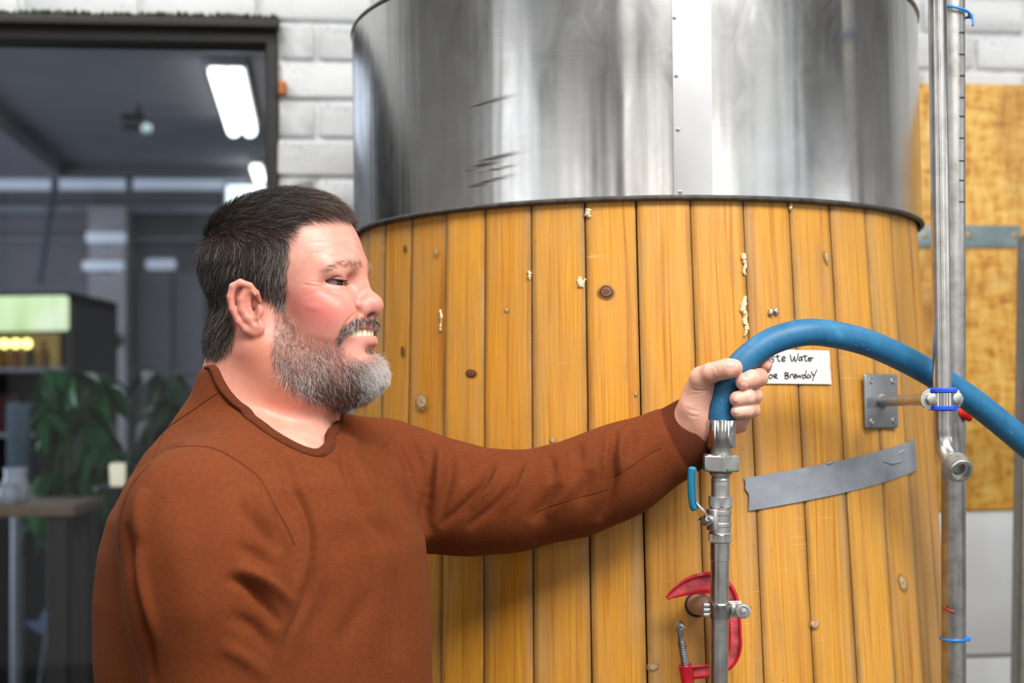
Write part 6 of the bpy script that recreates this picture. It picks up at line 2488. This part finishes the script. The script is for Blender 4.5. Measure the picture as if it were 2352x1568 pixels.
for s in (-1, 1):
    f0_ = T0 + TR * (s * .135)
    fsh = lambda p: smax(smin(f_ell(p, f0_ + TF * .05 + np.array((0, 0, .035)), (.140, .048, .045), np.stack([TF, TR, ZZ], 1)), f_cap(p, f0_ + np.array((0, 0, .05)), f0_ + np.array((0, 0, .10)), .050, .055), .03), -p[:, 2] + .001, .004)
    XV, XF = sdf_mesh(fsh, f0_ + np.array((-.22, -.22, -.012)), f0_ + np.array((.24, .2, .18)), .007)
    obj_np('shoe', XV, XF, M_SHOE, person)
# ------------------------------------------------------------------ eyes, teeth, hair, beard
t = NT('eye_surface')
t.set(Base_Color=t.attr('eye')['Color'], Roughness=0.16)
t.bsdf.inputs['Coat Weight'].default_value = 0.1
M_EYE = t.m
gaze = np.array((1.0, -0.10, .03)); gaze /= np.linalg.norm(gaze)
for s in (1, -1):
    bm = bmesh.new()
    bmesh.ops.create_uvsphere(bm, u_segments=64, v_segments=64, radius=1.0)
    V = np.array([v.co[:] for v in bm.verts])
    g = gaze * np.array((1, 1, 1))
    g = np.array((.90, .42, .02))
    g /= np.linalg.norm(g)
    ang = np.degrees(np.arccos(np.clip(V @ g, -1, 1)))
    Rr = EYE_R * (1 + .035 * np.clip(1 - (ang / 30) ** 2, 0, 1))
    c = EYE * np.array((1, s, 1))
    col = np.tile(np.array((.58, .50, .46)), (len(V), 1))
    m = np.exp(-((ang - 55) / 30) ** 2)[:, None]
    col = col * (1 - .0 * m)
    col[ang < 31] = (.030, .026, .020)
    col[ang < 28] = (.085, .062, .034)
    col[ang < 14] = (.004, .004, .004)
    W_ = to_world(V * Rr[:, None] + c)
    for v, w in zip(bm.verts, W_):
        v.co = w
    o = obj_bm('eye', bm, M_EYE, person, True)
    set_cols(o, 'eye', col)

M_TOOTH = plain('tooth_enamel', sr(238, 226, 200), 0.2, vary=.04, scale=60, spec=.6)
tx0_ = hp(808, 769)[0]
ztop, zbot = hp(840, 752)[2], hp(845, 777)[2]
ra_, rb_ = hp(849, 769)[0] - tx0_, .0262
ths = [10, 30, 49, 66, 84]
wds = [.0084, .0068, .0076, .0070, .0075]
for s in (1, -1):
    for th_, w_ in zip(ths, wds):
        a = R(th_) * s
        c = np.array((tx0_ + ra_ * math.cos(a), rb_ * math.sin(a), (ztop + zbot) / 2 - .0003 * abs(th_) / 20 + (.0006 if th_ == 30 else 0)))
        tgt = np.array((-ra_ * math.sin(a), rb_ * math.cos(a), 0)); tgt /= np.linalg.norm(tgt)
        nrm_ = np.array((tgt[1], -tgt[0], 0))
        if nrm_ @ np.array((math.cos(a), math.sin(a), 0)) < 0: nrm_ = -nrm_
        bm = bmesh.new()
        box_bm(bm, (0, 0, 0), (1, 1, 1), None, .0)
        bmesh.ops.subdivide_edges(bm, edges=bm.edges[:], cuts=3, use_grid_fill=True)
        for v in bm.verts:
            x, y, z = v.co
            # superellipsoid tooth, narrower at the root
            q = Vector((x, y, z)); L = max(abs(x), abs(y), abs(z)) * 2
            rnd_ = q.normalized() * .5 * L * 1.25
            q = q * .55 + rnd_ * .45
            wid = w_ * (1.02 + .12 * (-q.z))
            loc = c + tgt * (q.x * wid) + nrm_ * (q.y * .0058) + np.array((0, 0, q.z * (ztop - zbot) * 1.06))
            v.co = to_world(loc)
        obj_bm('tooth', bm, M_TOOTH, person, True)


def hair_mat(name, rough=0.42):
    t = NT(name)
    t.set(Base_Color=t.attr('tint')['Color'], Roughness=rough)
    t.bsdf.inputs['Specular IOR Level'].default_value = 0.36
    return t.m


M_HAIR = hair_mat('hair_strands')


def curves_obj(name, S, rad, tint, mat, parent):
    """S: (n strands, k points, 3) world; rad: (n,k)"""
    n, k, _ = S.shape
    hc = bpy.data.hair_curves.new(name)
    hc.add_curves([k] * n)
    hc.attributes['position'].data.foreach_set('vector', S.astype(np.float32).ravel())
    ra = hc.attributes.get('radius') or hc.attributes.new('radius', 'FLOAT', 'POINT')
    ra.data.foreach_set('value', rad.astype(np.float32).ravel())
    ca_ = hc.attributes.new('tint', 'FLOAT_COLOR', 'CURVE')
    c4_ = np.concatenate([tint, np.ones((n, 1))], 1).astype(np.float32)
    ca_.data.foreach_set('color', c4_.ravel())
    hc.materials.append(mat)
    o = bpy.data.objects.new(name, hc)
    COL.objects.link(o)
    o.parent = parent
    o.matrix_parent_inverse = Matrix.Translation(parent.location).inverted()
    o['kind'] = 'stuff'
    return o


RNG = np.random.default_rng(12)


def scatter(mask, n):
    """n random points on the head mesh, weighted by a per-vertex mask: head coords, normals, photo px (mirrored), face idx"""
    fm = mask[HF].mean(1)
    a = np.linalg.norm(np.cross(HV[HF[:, 2]] - HV[HF[:, 0]], HV[HF[:, 3]] - HV[HF[:, 1]]), axis=1) * .5
    w = a * fm
    f = RNG.choice(len(HF), n, p=w / w.sum())
    u, v = RNG.random(n)[:, None], RNG.random(n)[:, None]
    q = HF[f]
    bl = lambda A: (A[q[:, 0]] * (1 - u) + A[q[:, 1]] * u) * (1 - v) + (A[q[:, 3]] * (1 - u) + A[q[:, 2]] * u) * v
    p = bl(HV); nn = bl(HN); nn /= np.linalg.norm(nn, axis=1, keepdims=True)
    return p, nn, bl(HPX)


def grow(p, nn, dirs, length, lift, k=6, curl=0.0006, freq=260.0, droop=0.0):
    n = len(p)
    tdir = dirs - (dirs * nn).sum(1, keepdims=True) * nn
    tdir /= np.linalg.norm(tdir, axis=1, keepdims=True) + 1e-9
    bit = np.cross(nn, tdir)
    ph = RNG.random(n) * 6.28
    S = np.zeros((n, k, 3))
    for i in range(k):
        s = i / (k - 1)
        lf = lift * (1 - np.exp(-3 * s)) / .95
        w = curl * s ** .7
        pos = p + tdir * (length * s)[:, None] + nn * (lf - .0012 * (1 - s))[:, None]
        pos = pos + bit * (w * np.sin(ph + s * length * freq))[:, None] + nn * (w * np.cos(ph * 1.7 + s * length * freq))[:, None]
        pos[:, 2] -= droop * s * s * length
        S[:, i] = pos
    return S


def taper(n, k, r):
    prof = np.linspace(1, .35, k)
    return np.outer(np.ones(n) * r, prof)


def keep_out(S, margin=.0006):
    """push strand points out of the head"""
    sh = S.shape
    P_ = S.reshape(-1, 3).copy()
    out = f_head(P_)
    bad = np.where(out < margin)[0]
    if len(bad):
        q = P_[bad]
        for _ in range(2):
            d = f_head(q)
            g = np.stack([f_head(q + np.eye(3)[k] * .001) - f_head(q - np.eye(3)[k] * .001) for k in range(3)], 1)
            g /= np.linalg.norm(g, axis=1, keepdims=True) + 1e-9
            q = q + g * np.clip(margin - d, 0, .01)[:, None]
        P_[bad] = q
    return P_.reshape(sh)


# ---- hair of the head
not_ear = (np.abs(HV[:, 1]) < .0765).astype(float)
hmask = in_poly(HPX, HAIR_POLY, 16) * not_ear
top_ok = (HV[:, 2] > hp(500, 825)[2])
hmask = hmask * top_ok
NH = 34000
p, nn, px = scatter(hmask, NH)
wt = sstep(p[:, 2], .050, .088)
fwd = np.stack([np.ones(NH), np.sign(p[:, 1]) * .10, np.full(NH, -.05)], 1)
dwn = np.stack([np.full(NH, -.22) + .25 * sstep(p[:, 0], .02, .07), np.zeros(NH), np.full(NH, -1.0)], 1)
dirs = fwd * wt[:, None] + dwn * (1 - wt)[:, None] + RNG.normal(0, .16, (NH, 3))
front_ = sstep(px[:, 0], 690, 790) * wt
edge = in_poly(px, HAIR_POLY, 60)                       # thinner towards the hairline
length = (.013 + .006 * wt + .001 * front_) * (.55 + .75 * np.clip(edge * 1.3 - .3, 0, 1)) * RNG.uniform(.75, 1.2, NH)
nape = sstep(px[:, 1], 720, 815) * (px[:, 0] < 560)
side = sstep(px[:, 1], 600, 690) * (px[:, 0] > 600)
lift = (.0060 + .0010 * wt) * (.35 + .75 * np.clip(edge * 1.4 - .4, 0, 1)) * RNG.uniform(.35, 1.15, NH) * (1 - .45 * nape) * (1 - .45 * side)
S = keep_out(grow(p, nn, dirs, length, lift, 6, .0007, 180))
grey = .07 + .34 * sstep(px[:, 0], 585, 650) * sstep(px[:, 1], 520, 570) + .10 * sstep(px[:, 1], 520, 620)
isg = RNG.random(NH) < grey
tint = np.where(isg[:, None], np.array((.33, .31, .29)) * RNG.uniform(.5, 1.25, (NH, 1)), np.array((.026, .0185, .0140)) * RNG.uniform(.5, 1.7, (NH, 1)))
brown = sstep(px[:, 0], 640, 740) * wt
tint = np.where(isg[:, None], tint, tint * (1 + brown[:, None] * np.array((1.3, .8, .5))))
curves_obj('hair', to_world(S), taper(NH, 6, .00013), tint, M_HAIR, person)

# ---- beard
lower = in_poly(HPX, [(632, 800), (690, 800), (760, 800), (800, 822), (850, 822), (900, 820), (900, 960), (600, 960)], 40)
bmask = in_poly(HPX, BEARD_POLY, 12) * (1 + 1.3 * sstep(HPX[:, 0], 790, 830) * sstep(HPX[:, 1], 815, 840)) * (.10 + .90 * np.clip(.8 * lower + .45 * in_poly(HPX, [(625, 690), (668, 690), (690, 800), (620, 810)], 20), 0, 1))
NB = 12000
p, nn, px = scatter(bmask, NB)
ch_ = sstep(px[:, 0], 770, 850)
dirs = np.stack([.22 + .45 * ch_, np.zeros(NB), np.full(NB, -1.0)], 1) + RNG.normal(0, .42, (NB, 3))
low_ = sstep(px[:, 1], 780, 880)
length = (.009 + .006 * low_ - .002 * ch_) * (1 - .55 * sstep(px[:, 1] + .35 * (px[:, 0] - 770), 880, 920)) * RNG.uniform(.55, 1.3, NB)
lift = (.0030 + .0030 * low_ + .0010 * ch_) * (1 - .5 * sstep(px[:, 1] + .35 * (px[:, 0] - 770), 880, 920)) * RNG.uniform(.4, 1.5, NB)
S = keep_out(grow(p, nn, dirs, length, lift, 8, .0026 * RNG.uniform(.3, 1.5, NB), RNG.uniform(130, 420, NB), .02))
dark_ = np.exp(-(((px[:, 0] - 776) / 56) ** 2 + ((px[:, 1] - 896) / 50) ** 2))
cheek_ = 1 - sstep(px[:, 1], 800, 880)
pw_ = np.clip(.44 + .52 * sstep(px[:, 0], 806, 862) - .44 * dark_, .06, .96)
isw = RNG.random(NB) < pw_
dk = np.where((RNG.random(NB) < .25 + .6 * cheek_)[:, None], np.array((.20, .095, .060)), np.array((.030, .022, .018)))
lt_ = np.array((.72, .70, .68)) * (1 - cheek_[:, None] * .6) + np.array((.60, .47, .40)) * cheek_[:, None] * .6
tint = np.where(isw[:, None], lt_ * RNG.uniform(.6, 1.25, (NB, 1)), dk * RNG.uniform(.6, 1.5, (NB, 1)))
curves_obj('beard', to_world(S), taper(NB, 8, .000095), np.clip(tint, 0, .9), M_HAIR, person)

# ---- moustache and tuft under the lip
mm = np.clip(in_poly(HPX, MOUST_POLY, 4) + .7 * in_poly(HPX, SOUL_POLY, 4), 0, 1) * (HV[:, 0] > .03)
NM = 2600
p, nn, px = scatter(mm, NM)
dirs = np.stack([np.full(NM, .10), np.sign(p[:, 1]) * .75 * (np.abs(p[:, 1]) > .004), np.full(NM, -.9)], 1) + RNG.normal(0, .22, (NM, 3))
length = .0070 * RNG.uniform(.6, 1.25, NM)
S = keep_out(grow(p, nn, dirs, length, .0030 * RNG.uniform(.4, 1.4, NM), 6, .0005, 300))
isw = RNG.random(NM) < .20 + .25 * sstep(px[:, 0], 780, 810) * (1 - sstep(px[:, 0], 810, 850))
tint = np.where(isw[:, None], np.array((.52, .49, .46)), np.array((.028, .019, .015)) * RNG.uniform(.5, 1.8, (NM, 1)))
curves_obj('moustache', to_world(S), taper(NM, 6, .00013), tint, M_HAIR, person)

# ---- eyebrows and lashes
brow_m = in_poly(HPX, [(742, 626), (758, 611), (782, 601), (803, 600), (822, 606), (836, 602), (838, 612), (822, 616), (800, 612), (780, 613), (758, 621)], 6) * (np.abs(HV[:, 1]) > .009) * (HV[:, 0] > .03)
NE = 560
p, nn, px = scatter(brow_m, NE)
dirs = np.stack([np.full(NE, -.8), np.sign(p[:, 1]) * .5, np.full(NE, .05) + .3 * sstep(px[:, 0], 790, 830)], 1) + RNG.normal(0, .2, (NE, 3))
S = keep_out(grow(p, nn, dirs, .0075 * RNG.uniform(.6, 1.2, NE), .0022 * RNG.uniform(.4, 1.5, NE), 5, .0003, 200))
tint = np.array((.27, .165, .11)) * RNG.uniform(.5, 1.6, (NE, 1))
curves_obj('eyebrows', to_world(S), taper(NE, 5, .00008), tint, M_HAIR, person)
from mathutils.bvhtree import BVHTree as _BT
_hb = _BT.FromPolygons([tuple(v) for v in HW], [tuple(int(i) for i in f) for f in HF])
edge_ = catmull(np.array([(749, 645), (756, 641.5), (764, 640.5), (774, 641.5), (783, 643.5), (791, 646)], float), 12)
L_ = []
for (ex, ey) in edge_:
    for rep in range(3):
        x_, y_ = ex + RNG.uniform(-.5, .5), ey + RNG.uniform(-.6, .6)
        v_ = Vector(P(x_, y_, 1.0)) - Vector(C0)
        h_ = _hb.ray_cast(Vector(C0), v_.normalized())
        if h_[0] is None: continue
        b0 = to_head(np.array(h_[0]))
        f_ = (ex - 749) / 42
        d_ = np.array((.25 + .75 * f_, .95 - .55 * f_, -.45 + .25 * f_ + RNG.uniform(-.12, .12)))
        d_ /= np.linalg.norm(d_)
        ln_ = .0034 + .0030 * f_
        pts = np.array([b0 + d_ * (ln_ * q) + np.array((0, 0, .0014 * q * q)) for q in np.linspace(0, 1, 5)])
        L_.append(pts); L_.append(pts * np.array((1, -1, 1)))
L_ = np.array(L_)
curves_obj('eyelashes', to_world(L_), taper(len(L_), 5, .00011), np.tile(np.array((.03, .02, .016)), (len(L_), 1)), M_HAIR, person)
